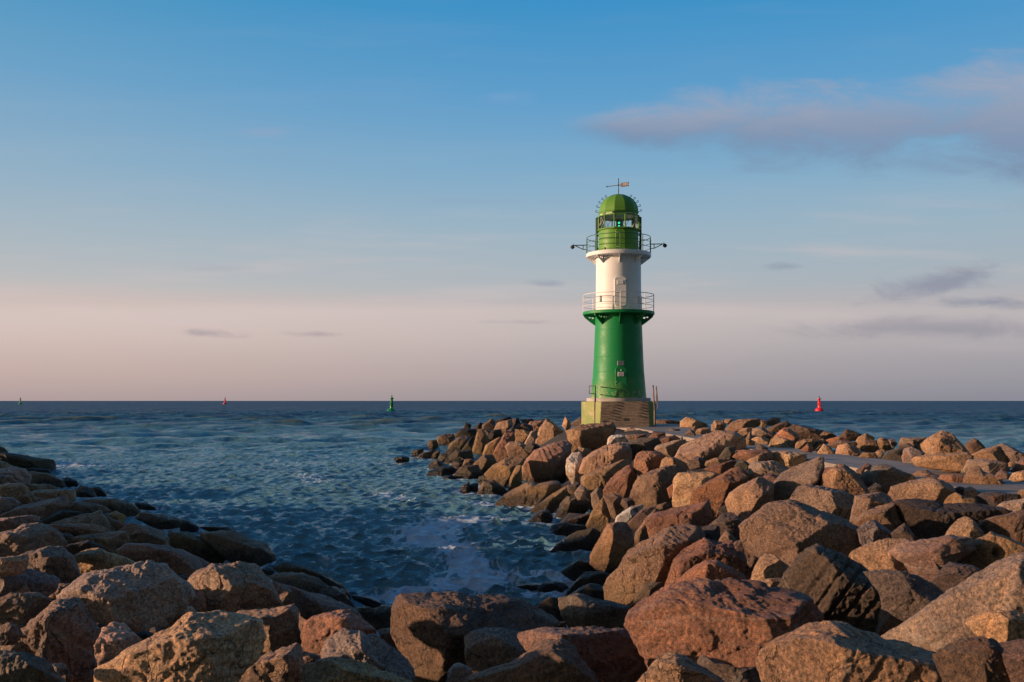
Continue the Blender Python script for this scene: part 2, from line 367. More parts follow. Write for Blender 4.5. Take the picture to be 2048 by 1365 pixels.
def mat_rock():
    m, t, b, out = material('granite')
    oi = t.new('ShaderNodeObjectInfo'); geo = t.new('ShaderNodeNewGeometry')
    rnd = oi.outputs['Random']
    def own(k): return t.math('FRACT', t.math('MULTIPLY', rnd, k))        # further random numbers of each rock
    co0 = t.new('ShaderNodeTexCoord').outputs['Object']
    off = t.vmath('MULTIPLY', t.comb(rnd, rnd, rnd), (37.0, 91.0, 53.0))
    co = t.vmath('ADD', co0, off)
    base = oi.outputs['Color']; stain = oi.outputs['Alpha']
    sp = t.new('ShaderNodeSeparateXYZ'); t.l.new(geo.outputs['Position'], sp.inputs[0]); z = sp.outputs[2]
    big = t.noise(co, 1.2, 4, 0.6); mid = t.noise(co, 5.0, 8, 0.72, 0.5); fine = t.noise(co, 38.0, 8, 0.82); tiny = t.noise(co, 120.0, 4, 0.75)
    rot = t.new('ShaderNodeVectorRotate', rotation_type='EULER_XYZ'); t.put(rot.inputs['Vector'], co)
    t.put(rot.inputs['Rotation'], t.vmath('MULTIPLY', t.comb(rnd, rnd, rnd), (17.0, 29.0, 41.0)))
    band = t.noise(t.vmath('MULTIPLY', rot.outputs[0], (1.0, 1.0, 8.0)), 1.8, 6, 0.62, 0.35)
    mul = lambda c, k: t.mix(1.0, c, k + (1,), 'MULTIPLY')
    c = t.mix(t.mapr(big, 0.35, 0.65), base, mul(base, (0.66, 0.66, 0.72)))
    c = t.mix(t.math('MULTIPLY', t.mapr(mid, 0.52, 0.70), 0.8), c, mul(c, (0.46, 0.42, 0.42)))
    c = t.mix(t.math('MULTIPLY', t.mapr(mid, 0.47, 0.33), 0.6), c, mul(c, (1.55, 1.35, 1.15)))
    c = t.mix(t.math('MULTIPLY', t.mapr(band, 0.48, 0.66), t.mapr(own(7.31), 0.4, 0.9, 0.0, 0.75)), c, mul(c, (0.5, 0.48, 0.5)))
    c = t.mix(t.math('MULTIPLY', t.mapr(fine, 0.51, 0.60), 0.9), c, mul(c, (0.30, 0.29, 0.30)))
    c = t.mix(t.math('MULTIPLY', t.mapr(fine, 0.49, 0.40), 0.9), c, mul(c, (1.9, 1.72, 1.5)))
    c = t.mix(t.math('MULTIPLY', t.mapr(tiny, 0.52, 0.60), 0.8), c, mul(c, (0.32, 0.32, 0.34)))
    # iron stain on some rocks
    c = t.mix(t.math('MULTIPLY', t.mapr(t.noise(co, 2.6, 5, 0.65), 0.52, 0.66), t.mapr(own(13.7), 0.5, 0.9, 0.0, 0.6)), c, (0.22, 0.09, 0.035, 1))
    # lichen flecks on some
    li = t.math('MULTIPLY', t.mapr(t.noise(co, 8.0, 8, 0.78), 0.60, 0.66), t.mapr(own(5.77), 0.35, 0.9, 0.0, 0.5))
    c = t.mix(li, c, (0.33, 0.32, 0.28, 1))
    # pale veins on some, dark cracks on others
    vein = t.math('ABSOLUTE', t.math('SUBTRACT', t.noise(t.vmath('MULTIPLY', rot.outputs[0], (0.35, 0.6, 1.6)), 1.2, 3, 0.45, 0.1), 0.5))
    c = t.mix(t.math('MULTIPLY', t.mapr(vein, 0.0, 0.010, 1.0, 0.0), t.mapr(own(3.19), 0.6, 0.85, 0.0, 0.4)), c, (0.40, 0.36, 0.31, 1))
    crk = t.voro(t.vmath('ADD', rot.outputs[0], t.vmath('MULTIPLY', t.noise(co, 3.0, 5, 0.6, 0.0, 1), (0.45, 0.45, 0.45))), 1.7, 'DISTANCE_TO_EDGE')
    crack = t.math('MULTIPLY', t.mapr(crk, 0.0, 0.022, 1.0, 0.0), t.mapr(own(9.41), 0.3, 0.6))
    c = t.mix(t.math('MULTIPLY', crack, 0.75), c, mul(c, (0.25, 0.23, 0.22)))
    # white bird-dropping stains only where the rock carries them
    wn = t.mapr(t.noise(t.vmath('MULTIPLY', co, (2.2, 2.2, 0.8)), 2.2, 6, 0.7), 0.46, 0.54)
    c = t.mix(t.math('MULTIPLY', wn, t.math('SUBTRACT', 1.0, stain)), c, (0.72, 0.68, 0.62, 1))
    # ochre algae band and wet dark foot, by height above the water
    zz = t.math('ADD', z, t.math('MULTIPLY', t.math('SUBTRACT', mid, 0.5), 0.7))
    och = t.math('MULTIPLY', t.mapr(zz, 0.15, 0.35), t.mapr(zz, 0.6, 1.1, 1.0, 0.0))
    c = t.mix(t.math('MULTIPLY', och, 0.30), c, (0.17, 0.12, 0.025, 1))
    wet = t.mapr(zz, 0.22, 0.60, 1.0, 0.0)
    c = t.mix(wet, c, mul(c, (0.22, 0.23, 0.20)))
    t.put(b.inputs['Base Color'], c)
    t.put(b.inputs['Roughness'], t.mapr(wet, 0.0, 1.0, 0.66, 0.2))
    b.inputs['Specular IOR Level'].default_value = 0.4
    h = t.math('MULTIPLY', mid, 1.0)
    h = t.math('ADD', h, t.math('MULTIPLY', fine, 0.6))
    h = t.math('ADD', h, t.math('MULTIPLY', tiny, 0.10))
    h = t.math('ADD', h, t.math('MULTIPLY', band, 0.35))
    h = t.math('SUBTRACT', h, t.math('MULTIPLY', crack, 0.35))
    bump = t.new('ShaderNodeBump'); bump.inputs['Strength'].default_value = 1.0; bump.inputs['Distance'].default_value = 0.075
    t.put(bump.inputs['Strength'], t.mapr(own(11.3), 0.0, 1.0, 0.75, 1.0))
    t.put(bump.inputs['Height'], h); t.l.new(bump.outputs[0], b.inputs['Normal'])
    return m
M['rock'] = mat_rock()
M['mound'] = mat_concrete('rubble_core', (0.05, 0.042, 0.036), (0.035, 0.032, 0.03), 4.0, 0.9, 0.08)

def mat_water():
    m, t, b, out = material('sea_water')
    geo = t.new('ShaderNodeNewGeometry'); pos = geo.outputs['Position']
    at_ = t.new('ShaderNodeAttribute'); at_.attribute_name = 'foam'
    a2 = t.new('ShaderNodeAttribute'); a2.attribute_name = 'crest'
    a3 = t.new('ShaderNodeAttribute'); a3.attribute_name = 'far'
    silt = t.mapr(t.noise(t.vmath('MULTIPLY', pos, (0.02, 0.045, 0.0)), 1.0, 4, 0.55), 0.5, 0.75)
    deep = t.mix(silt, (0.115, 0.270, 0.340, 1), (0.130, 0.215, 0.220, 1))
    deep = t.mix(t.math('MULTIPLY', t.mapr(a2.outputs['Fac'], 0.45, 1.0), 0.8), deep, (0.150, 0.165, 0.095, 1))
    # foam: lacy streaks
    fn = t.noise(t.vmath('MULTIPLY', pos, (1.0, 1.0, 0.0)), 1.7, 7, 0.68, 1.2)
    fl = t.voro(t.vmath('ADD', t.vmath('MULTIPLY', pos, (1.0, 0.55, 0.0)), t.comb(t.math('MULTIPLY', fn, 0.6), t.math('MULTIPLY', fn, 0.6), 0.0)), 3.2, 'DISTANCE_TO_EDGE')
    lace = t.math('ADD', t.math('MULTIPLY', t.mapr(fl, 0.0, 0.22, 1.0, 0.0), 0.35), t.math('MULTIPLY', fn, 0.9))
    thr = t.math('SUBTRACT', 1.0, at_.outputs['Fac'])
    fm = t.mapr(lace, t.math('MULTIPLY', thr, 1.05), t.math('ADD', t.math('MULTIPLY', thr, 1.05), 0.33))
    fm = t.math('MULTIPLY', fm, t.mapr(at_.outputs['Fac'], 0.02, 0.3))
    t.put(b.inputs['Base Color'], t.mix(t.math('MULTIPLY', fm, 0.86), deep, (0.66, 0.78, 0.92, 1)))
    t.put(b.inputs['Roughness'], t.math('ADD', t.math('MULTIPLY', fm, 0.45), t.mapr(a3.outputs['Fac'], 0.0, 1.0, 0.08, 0.15)))
    b.inputs['IOR'].default_value = 1.333
    t.put(b.inputs['Specular IOR Level'], t.mapr(a3.outputs['Fac'], 0.2, 0.9, 0.55, 0.4))
    # ripples too small for the mesh
    r1 = t.noise(t.vmath('MULTIPLY', pos, (1.0, 2.6, 0.0)), 5.0, 6, 0.68)
    bp = t.new('ShaderNodeBump'); bp.inputs['Strength'].default_value = 1.0; bp.inputs['Distance'].default_value = 0.12
    t.put(bp.inputs['Height'], r1)
    n1 = t.noise(t.vmath('MULTIPLY', pos, (0.45, 1.0, 0.0)), 1.0, 6, 0.7, 0.0, 1)
    n2 = t.noise(t.vmath('MULTIPLY', pos, (0.10, 0.28, 0.0)), 1.0, 4, 0.6, 0.0, 1)
    n3 = t.noise(t.vmath('MULTIPLY', pos, (0.75, 0.22, 0.0)), 1.0, 5, 0.7, 0.0, 1)
    sl_ = t.vmath('SUBTRACT', t.vmath('ADD', t.vmath('ADD', n1, t.vmath('MULTIPLY', n2, (0.6, 0.6, 0.6))), n3), (1.3, 1.3, 1.3))
    sc_ = t.new('ShaderNodeVectorMath', operation='SCALE'); t.put(sc_.inputs[0], t.vmath('MULTIPLY', sl_, (1.9, 3.0, 0.0))); t.put(sc_.inputs[3], a3.outputs['Fac'])
    nn = t.vmath('NORMALIZE', t.vmath('ADD', bp.outputs[0], sc_.outputs[0]))
    t.l.new(nn, b.inputs['Normal'])
    # a rough sea seen far out: light coming back out of the water between the crests
    df = t.new('ShaderNodeBsdfDiffuse'); t.put(df.inputs['Color'], t.mix(t.mapr(a2.outputs['Fac'], 0.4, 0.95), t.mix(t.mapr(t.math('ADD', t.noise(t.vmath('MULTIPLY', pos, (0.07, 0.30, 0.0)), 1.0, 8, 0.72), t.math('MULTIPLY', t.noise(t.vmath('MULTIPLY', pos, (0.5, 1.1, 0.0)), 1.0, 5, 0.7), 0.6)), 0.62, 0.98), (0.014, 0.068, 0.136, 1), (0.044, 0.165, 0.285, 1)), (0.13, 0.15, 0.11, 1))); t.l.new(nn, df.inputs['Normal'])
    mx = t.new('ShaderNodeMixShader'); t.put(mx.inputs[0], t.math('MULTIPLY', t.math('SUBTRACT', 1.0, fm), t.mapr(a3.outputs['Fac'], 0.30, 0.92, 0.0, 0.86)))
    t.l.new(b.outputs[0], mx.inputs[1]); t.l.new(df.outputs[0], mx.inputs[2]); t.l.new(mx.outputs[0], out.inputs[0])
    return m
M['water'] = mat_water()

# ------------------------------------------------------------------ noise in numpy
_rng = np.random.RandomState(7)
_perm = np.concatenate([_rng.permutation(256)] * 3)
_grad = _rng.normal(size=(256, 3)); _grad /= np.linalg.norm(_grad, axis=1)[:, None]
def pnoise(p):
    pi = np.floor(p).astype(np.int64); pf = p - pi; pi &= 255
    uf = pf * pf * pf * (pf * (pf * 6 - 15) + 10)
    res = 0
    for i in (0, 1):
        wx = uf[:, 0] if i else 1 - uf[:, 0]
        for j in (0, 1):
            wy = uf[:, 1] if j else 1 - uf[:, 1]
            for k in (0, 1):
                wz = uf[:, 2] if k else 1 - uf[:, 2]
                h = _perm[_perm[_perm[pi[:, 0] + i] + pi[:, 1] + j] + pi[:, 2] + k]
                g = _grad[h]
                d = g[:, 0] * (pf[:, 0] - i) + g[:, 1] * (pf[:, 1] - j) + g[:, 2] * (pf[:, 2] - k)
                res = res + wx * wy * wz * d
    return res * 1.5
def fbm(p, oct_=4, gain=0.5):
    a, s, f = 1.0, 0.0, 1.0
    for _ in range(oct_):
        s = s + a * pnoise(p * f + 13.7 * f); a *= gain; f *= 2.03
    return s
ROCKS = """
#L
L1;k;9;-;-30,900 -10,891 6,896 12,904 5,918 -30,920;small black boulder at the far top corner of the left shore pile
L2;k;9;-;-10,904 30,907 66,915 100,919 106,928 105,938 90,943 45,938 -10,925;long dark boulder with a rounded nose reaching farthest into the water on the left
L3;e;10;-;-20,918 5,923 26,934 10,942 -25,942;olive boulder tucked under the long dark round-nosed boulder
L4;p;10;-;-25,941 10,938 25,933 46,939 58,950 56,968 20,975 -25,965;pinkish grey rounded boulder just below the long round-nosed boulder
L5b;k;12;-;48,937 70,936 96,940 100,947 66,945;thin black slab under the long round-nosed boulder
L5;d;20;54,955;54,950 64,943 98,948 122,960 130,973 100,980 56,970;grey sloping boulder right of the pinkish grey rounded one
L6;k;9;-;118,958 137,955 151,960 155,968 153,974 130,978 110,972;wet black boulder at the waterline below the long round-nosed boulder
L7;d;16;-;-20,948 20,952 32,966 12,972 -20,976;shaded boulder at the frame edge under the pinkish grey one
L8;t;18;-;-20,980 12,967 40,967 56,982 36,994 -20,998;tan boulder with a lit crest at the left frame edge
L9;e;14;-;40,968 98,969 112,978 100,990 56,988;flat grey-green slab between the tan crest and the waterline
L12;v;12;-;147,982 162,971 182,976 194,995 190,1003 152,998;mauve wedge boulder beside two wet black waterline rocks
L13;k;10;-;182,976 198,974 207,980 216,994 196,998;wet black rock right of the mauve wedge boulder
L10;t;22;-;62,986 82,980 143,980 150,988 146,1000 128,1004 66,996;flat brown slab with a bright orange sunlit edge
L11;n;16;-;33,996 41,984 63,984 70,996 94,998 84,1006 40,1010;dull brown boulder left of the orange-edged slab
L14;b;14;-;-20,992 22,996 38,1007 20,1018 -20,1030;bluish boulder in shade at the left frame edge
L18;g;12;-;165,1002 196,998 231,998 262,1007 278,1021 278,1035 250,1038 215,1022;broad smooth grey slab sloping to the water
L19;k;9;-;270,1005 293,1005 309,1015 317,1027 280,1030;wet black rounded rock at the end of the broad smooth grey slab
L17;v;18;-;122,1018 137,1004 164,1003 200,1010 222,1021 200,1028 160,1030;dark reddish slab left of the broad smooth grey slab
L15;d;24;88,1012;-20,1032 37,1013 88,1001 123,992 131,1000 127,1015 80,1036 -20,1045;dark spear-shaped boulder pointing right with a tan sunlit flank
L20;k;16;-;76,1046 125,1020 166,1026 110,1048;black boulder in shadow below the spear-shaped boulder
L23;o;9;-;217,1029 231,1022 252,1033 246,1045 220,1042;small ochre rounded rock on the middle of the left slope
L16;p;8;-;-20,1040 18,1035 50,1031 74,1033 76,1041 60,1048 20,1062 -20,1066;smooth pale pink rounded slab under the spear-shaped boulder
L24;d;14;-;203,1030 217,1030 222,1042 245,1050 262,1046 258,1065 228,1062;grey saddle boulder below the small ochre rock
L25;d;12;-;280,1025 321,1029 358,1036 372,1042 405,1058 400,1066 372,1070 333,1062 274,1038;long dark slab descending to the waterline with a flat olive top
L21;e;20;-;110,1046 166,1029 198,1022 206,1035 225,1056 228,1062 176,1068 110,1058;grey-green boulder with a thin lit ridge line
L22;r;18;-;80,1050 137,1047 196,1050 229,1066 166,1072 110,1062;low reddish slab beneath the boulder with the thin lit ridge
L49b;k;10;-;360,1040 376,1041 398,1054 392,1066 362,1066;jagged black weed-covered rock at the waterline
L49;k;10;-;397,1054 434,1052 458,1055 470,1064 430,1066;low black weed-covered rock behind the big waterline boulder
L27;d;14;-;238,1062 262,1046 280,1050 320,1060 336,1076 338,1094 310,1092 258,1086;hollow-sided dark boulder above the reddish-streaked slab
L48;d;14;505,1095;400,1068 438,1062 470,1063 500,1080 526,1085 542,1102 550,1118 546,1134 520,1136 478,1124 448,1112 420,1090;large dark grey block with a black end standing at the waterline
L26a;o2;10;-;338,1064 372,1066 410,1078 440,1096 472,1124 430,1130 390,1118 340,1098;smooth brownish-olive slope slab beside the dark grey waterline block
L26b;v;12;-;240,1100 256,1088 300,1088 360,1100 420,1125 410,1138 385,1152 330,1142 290,1125 250,1116;long reddish-streaked dark slab running down to the right
L30;d;14;50,1080;-20,1072 18,1062 40,1054 74,1046 108,1060 126,1085 127,1100 90,1118 30,1118 -20,1120;big dark boulder at the left edge with a glinting orange flank
L28;n;14;-;126,1084 166,1071 230,1064 246,1062 258,1084 238,1098 232,1112 215,1106 180,1090;dark brown arched boulder overhanging a black hollow
L29;k;12;-;125,1094 176,1080 200,1092 214,1108 190,1112 140,1112;black rock inside the hollow under the arched boulder
L31;t;14;-;-20,1118 20,1114 52,1108 50,1135 40,1145 -20,1150;sunlit tan boulder at the left edge under the glinting one
L33;o;24;197,1118;143,1118 166,1103 194,1096 212,1105 250,1116 276,1128 255,1142 176,1146 152,1130;golden sunlit peaked boulder alone among the shaded ones
L32;d;22;96,1115;45,1112 70,1102 92,1094 122,1096 142,1112 155,1140 162,1158 120,1168 90,1150 52,1140;dark peaked boulder left of the golden sunlit one
L50;k;9;-;542,1136 567,1126 585,1127 634,1143 650,1149 683,1165 700,1182 698,1192 670,1182 600,1150 560,1148;long black weed-covered ridge lying along the waterline
L51;b;9;-;532,1152 571,1146 605,1146 634,1157 661,1174 640,1184 612,1188 570,1178;smooth blue-grey slab inside the black weed-covered ridge
L34;b;8;14,1165;-15,1150 26,1140 55,1138 94,1151 112,1159 108,1176 88,1190 20,1192 -15,1195;smooth egg-shaped blue-grey boulder at the left frame edge
L38;g2;13;230,1200;134,1192 172,1147 211,1143 260,1133 288,1123 321,1127 341,1149 372,1170 378,1195 360,1215 335,1235 300,1262 215,1252 165,1235 140,1205;huge flat-topped grey boulder with a sunlit band across its front
L46;e;18;470,1165;372,1168 386,1155 426,1131 458,1130 475,1124 516,1133 530,1150 548,1182 565,1212 540,1228 430,1232 400,1215;large peaked green-grey boulder right of the huge flat-topped one
L47;d;14;-;345,1168 372,1172 408,1186 414,1222 385,1225 350,1215;shaded rock wedged between the flat-topped and peaked green-grey boulders
L52;d;14;-;545,1162 581,1172 600,1190 590,1220 565,1214 548,1185;narrow dark rock right of the peaked green-grey boulder
L54;v;8;-;616,1186 642,1178 665,1174 685,1180 696,1196 714,1214 722,1228 690,1222 640,1204;smooth purple-grey hump near the waterline
L55;k;12;-;700,1190 724,1192 745,1198 764,1206 756,1216 735,1212 708,1200;flat wet black slab in the inner corner of the bay
L53;d2;16;-;583,1176 612,1186 669,1200 708,1217 728,1238 722,1262 640,1270 606,1262 590,1225;big slate-dark sloping boulder under the purple-grey hump
L56;o2;10;-;712,1216 738,1214 750,1222 735,1245 722,1240;small dark ochre rock in the inner bay corner
L57;e;10;-;733,1240 746,1218 770,1212 788,1212 790,1250 760,1256 735,1252;smooth green-grey rock left of the big brown slab-topped boulder
L35;t;20;-;20,1192 50,1168 60,1186 40,1200;small tan wedge in front of the egg-shaped boulder
L37;n;18;-;92,1198 118,1168 146,1168 134,1192 108,1202;small rusty brown rock left of the huge flat-topped boulder
L36;n2;8;-;-2,1200 20,1187 70,1187 90,1196 100,1206 82,1230 50,1252 20,1248 2,1235;round dark brown boulder with a lit rim
L39;d3;22;92,1232;-10,1300 16,1282 72,1239 98,1206 127,1196 145,1202 162,1226 190,1260 180,1290 192,1335 130,1345 60,1340 0,1330;large dark pyramid-shaped boulder with lit left ridge
L58;n;24;535,1243;470,1226 530,1220 581,1212 591,1223 596,1255 604,1295 590,1305 540,1312 515,1300 515,1260 495,1240;flat-topped dark red block with a tan chipped edge
L59;r;22;700,1258;604,1268 610,1247 636,1229 673,1224 702,1223 722,1243 745,1253 752,1275 740,1300 650,1320 606,1300;rusty red boulder with a sunlit diagonal band
L61;g;12;-;756,1260 778,1256 798,1270 804,1292 785,1300 765,1285;small grey striped rock left of the big brown slab-topped boulder
L43;t;12;-;320,1264 326,1238 345,1218 358,1207 378,1215 400,1230 370,1255;small tan knob behind the coarse speckled boulder
L41;p2;20;240,1285;176,1284 196,1264 221,1247 243,1248 260,1264 284,1284 266,1305 250,1320 226,1335 206,1352 190,1330 178,1305;bright pink sunlit boulder with a mauve shaded side
L42;t5;12;420,1290;212,1332 254,1305 320,1266 360,1238 392,1226 430,1223 478,1231 508,1243 520,1260 520,1298 506,1323 480,1345 430,1385 320,1400 225,1380;huge coarse speckled tan boulder at the lower left front
L60;b;8;-;645,1310 653,1278 692,1264 732,1270 752,1276 798,1303 822,1329 828,1345 820,1370 740,1385 660,1350;smooth rounded blue boulder in shade
L40b;g;12;-;96,1330 127,1327 140,1345 110,1352;small grey stone at the foot of the dark pyramid boulder
L45;v;14;-;138,1362 152,1338 188,1342 204,1358 196,1378 150,1385;small dark purple rock beside the pink boulder's foot
L64;d;12;-;605,1303 640,1312 640,1330 606,1334;dark stone wedged under the rusty red banded boulder
L40;e2;10;-;-20,1306 40,1306 78,1318 108,1345 140,1375 60,1410 -20,1400;dark green-blue boulder in the bottom left corner
L62;n;20;575,1320;450,1372 497,1333 516,1319 561,1299 585,1290 599,1299 605,1333 608,1385 520,1400;brown boulder with a lit slanting ridge at the bottom edge
L63;o;18;680,1352;606,1333 638,1325 669,1315 700,1323 740,1335 770,1345 824,1365 810,1400 610,1410;golden faced boulder at the bottom edge under the smooth blue one
L44;e;12;-;204,1370 212,1352 236,1335 262,1332 288,1342 306,1370 300,1400 220,1410;dark green rounded rock at the bottom edge under the pink boulder
#M
C1;n3;26;905,1262;785,1202 798,1192 841,1190 880,1189 920,1190 951,1194 1025,1194 1068,1215 1118,1244 1090,1275 985,1320 930,1350 850,1380 830,1345 800,1290 781,1260 784,1230;big brown slab-topped boulder closing the bay, its left front corner sunlit
C2;g;14;-;931,1275 950,1262 998,1257 1045,1265 1060,1290 1030,1330 950,1346 933,1320;grey rounded boulder in front of the big slab-topped one
C3;v;18;1120,1285;1030,1268 1100,1256 1180,1260 1267,1258 1287,1280 1297,1298 1296,1335 1280,1350 1200,1375 1120,1350 1050,1300;long dark reddish block with a flat top at the bottom centre
C4;w2;9;-;892,1368 897,1342 907,1330 918,1327 942,1338 946,1350 925,1375 900,1380;small pale grey rounded stone at the bottom centre edge
C5;n;20;1128,1318;925,1372 945,1350 990,1335 1036,1325 1060,1303 1083,1286 1125,1281 1140,1290 1160,1315 1186,1345 1200,1375 1100,1400 940,1400;brown boulder with a lit nose in front of the long reddish block
C6;t3;20;1358,1330;1265,1372 1295,1343 1310,1326 1322,1315 1342,1307 1354,1309 1375,1317 1402,1334 1432,1352 1455,1372 1430,1400 1280,1400;bright golden speckled peak cut by the bottom edge
C7;d;16;-;1399,1327 1407,1311 1442,1325 1475,1337 1510,1335 1527,1352 1530,1378 1440,1385;dark shaded rock under the huge red-brown boulder
C9;k;12;-;1072,1213 1087,1202 1101,1194 1118,1198 1125,1230 1132,1248 1100,1228;glossy wet black rock right of the big slab-topped boulder
C8;e;24;1165,1230;1116,1196 1158,1189 1197,1200 1236,1208 1272,1218 1258,1233 1250,1253 1197,1259 1162,1261 1138,1250 1122,1229;angular grey-green block behind the long reddish block
C10;k;20;-;1121,1144 1142,1129 1162,1115 1178,1120 1204,1138 1205,1152 1150,1160;black pyramid rock standing in the water
C11;k2;8;-;1075,1176 1088,1165 1109,1162 1128,1168 1137,1175 1118,1187 1080,1187;low black weed-covered hump awash in the bay
C11b;k2;8;-;1030,1174 1052,1168 1080,1170 1085,1178 1050,1180;flat black rock barely breaking the surface in the bay
C12;k;18;-;1128,1188 1154,1160 1170,1145 1197,1144 1215,1148 1210,1175 1180,1185 1140,1194;black sloping rock below the black pyramid rock
C13;b2;18;1182,1180;1138,1190 1164,1174 1181,1168 1209,1172 1216,1198 1200,1205 1170,1202;dark blue angular rock behind the grey-green block
C14;n;18;1340,1100;1208,1164 1215,1150 1240,1133 1254,1106 1285,1086 1330,1060 1374,1047 1400,1056 1408,1075 1380,1110 1345,1160 1300,1190 1250,1200 1218,1203 1212,1185;massive brown boulder with a grey-green foot leaning over a dark cave
C15;e;14;-;1262,1207 1285,1172 1303,1167 1325,1166 1318,1190 1290,1212;grey-green wedge below the massive leaning boulder
C16;r;22;1380,1105;1340,1141 1352,1116 1369,1101 1412,1078 1434,1086 1465,1084 1487,1110 1506,1131 1500,1158 1465,1168 1400,1165 1345,1172 1325,1178;rusty red angular boulder with a double crest
C17;r2;16;-;1350,1165 1379,1139 1410,1123 1438,1123 1457,1133 1489,1151 1492,1160 1465,1170 1400,1178 1355,1175;orange-red ledge in front of the double-crested red boulder
C18;r3;13;1560,1245;1250,1252 1256,1235 1277,1213 1314,1186 1340,1167 1381,1159 1440,1160 1497,1163 1556,1176 1581,1184 1606,1196 1634,1213 1650,1245 1620,1275 1570,1300 1525,1335 1470,1345 1400,1350 1310,1340 1290,1300;huge red-brown speckled boulder in the right foreground
C19;d4;22;1695,1150;1643,1091 1668,1103 1698,1116 1716,1129 1740,1150 1762,1163 1790,1180 1770,1210 1750,1240 1742,1262 1690,1258 1640,1240 1600,1200 1562,1175 1574,1150 1606,1110;dark boulder scored with parallel drill grooves
C20;d;12;-;1735,1145 1790,1142 1825,1150 1860,1165 1891,1192 1850,1225 1800,1250 1760,1270 1745,1262 1770,1200;black-shadowed boulder right of the drill-grooved one
C21;t;14;-;1699,1117 1710,1102 1735,1090 1775,1078 1812,1078 1830,1095 1826,1120 1825,1150 1790,1150 1738,1143 1715,1132;sunlit tan boulder behind the drill-grooved one
C22;v2;14;-;1780,1105 1816,1084 1860,1080 1900,1072 1938,1078 1944,1100 1910,1122 1880,1140 1900,1170 1890,1192 1850,1170 1826,1150 1812,1125;mauve-tan slab right of the sunlit tan boulder
C23;o3;18;-;1908,1115 1915,1098 1942,1088 1985,1066 2020,1080 2060,1100 2060,1118 2010,1130 1966,1150 1945,1138 1925,1131;ochre brown boulder with a dark round hole
C24;d2;14;-;1865,1163 1900,1124 1945,1133 1960,1146 1930,1178 1893,1195;shadowed rock beneath the boulder with the round hole
C25;t4;9;2040,1215;1771,1264 1824,1241 1895,1192 1963,1149 2014,1120 2060,1110 2110,1150 2110,1260 2020,1300 1960,1310 1880,1318 1840,1296 1780,1285;huge smooth pale slab sloping down from the right frame edge
C26;t5;18;2015,1240;1939,1249 1951,1233 1977,1223 2029,1222 2060,1240 2055,1258 2020,1285 2012,1287 1965,1275;golden block resting on the huge smooth pale slab
C27;n2;14;-;1875,1311 1889,1298 1922,1282 1961,1278 1985,1280 2006,1295 2018,1325 2022,1380 1960,1400 1890,1360;dark brown rounded boulder in the bottom right corner
C28;v;14;-;1990,1292 2020,1286 2060,1280 2080,1380 2030,1400 2012,1330;dark purple-brown rock at the bottom right frame edge
C29;t5;12;1700,1290;1523,1335 1530,1312 1567,1276 1605,1262 1640,1249 1679,1246 1705,1252 1742,1264 1775,1282 1820,1294 1883,1312 1930,1340 1955,1372 1900,1420 1620,1420 1540,1385;huge tan speckled boulder in front of the drill-grooved one
M1;n4;28;1590,1088;1484,1053 1516,1028 1543,1008 1561,1004 1585,1002 1633,1020 1673,1035 1712,1057 1735,1078 1720,1110 1680,1130 1640,1140 1590,1140 1550,1115 1510,1113 1490,1090 1489,1070;great angular boulder with lit left facets and a long dark right slope
M2;g3;26;1665,1010;1582,999 1602,974 1614,969 1672,979 1702,990 1714,1004 1712,1028 1696,1041 1670,1034 1640,1027;grey block with a bright tan broken front face behind the great angular boulder
M3;g;24;1628,962;1543,1006 1544,978 1551,963 1565,947 1594,932 1630,918 1645,914 1646,935 1638,965 1630,975 1600,978 1580,998;tall grey banded boulder with a sharp upper right corner near the path
M4;t;28;1513,998;1452,1002 1461,985 1492,967 1514,956 1524,955 1547,970 1543,1005 1524,1018 1490,1045 1465,1030 1455,1015;tan and ochre boulder with a sharp vertical edge and dark blue right face
M5;r4;26;1460,968;1380,1008 1385,983 1405,971 1461,940 1480,936 1500,955 1480,975 1460,990 1458,1012 1440,1042 1425,1045 1405,1025;red-topped boulder with a mustard yellow lower half
M6;t6;22;1403,968;1345,1005 1348,960 1358,946 1400,945 1440,946 1440,958 1400,985 1385,1012 1362,1018;square pale gold boulder left of the red-topped mustard one
M7;n5;16;1310,965;1259,993 1267,972 1276,955 1312,939 1328,933 1359,931 1375,941 1362,960 1352,1000 1324,1006 1302,1013 1265,1001;large flat-faced round brown boulder left of the square gold one
M8;r;24;1256,952;1204,983 1214,967 1231,949 1249,935 1261,931 1273,945 1273,960 1265,975 1260,995 1237,997 1206,992;red angular boulder left of the flat-faced round one
M9;o;20;-;1162,961 1165,953 1185,943 1224,929 1245,920 1261,922 1262,933 1230,950 1206,975 1200,995 1185,1017 1173,996;brown and ochre boulder under the pale pink-tan slab
M10;p3;22;1235,905;1158,938 1167,918 1185,904 1210,892 1243,886 1257,888 1262,902 1262,922 1225,931 1195,942 1168,948;pale pink-tan slab right of the white-faced boulder
M11;w;18;1152,932;1131,934 1134,918 1145,907 1160,905 1166,918 1160,938 1158,950 1161,966 1145,963 1133,947;upright boulder with a bright white face and yellow foot
M11b;t;18;-;1148,904 1157,894 1180,899 1184,906 1166,913;small tan stone on top of the white-faced boulder
M12;o3;24;1161,873;1132,862 1165,850 1224,845 1232,857 1212,892 1185,904 1146,905 1140,888;brown overhanging slab with a smooth lit flank below the lighthouse
M14;r2;20;-;1173,867 1190,858 1204,859 1214,867 1216,881 1210,889 1194,879;orange-red rock leaning on the brown overhanging slab
M15;w2;16;-;1214,888 1216,877 1224,871 1245,870 1253,875 1252,888 1240,890;tan rock with a white-stained left face below the stairs
M16;e2;20;-;1252,886 1284,876 1316,876 1322,887 1308,897 1304,902 1272,905 1264,918 1256,900;dark green-grey boulder in shade below the stairs
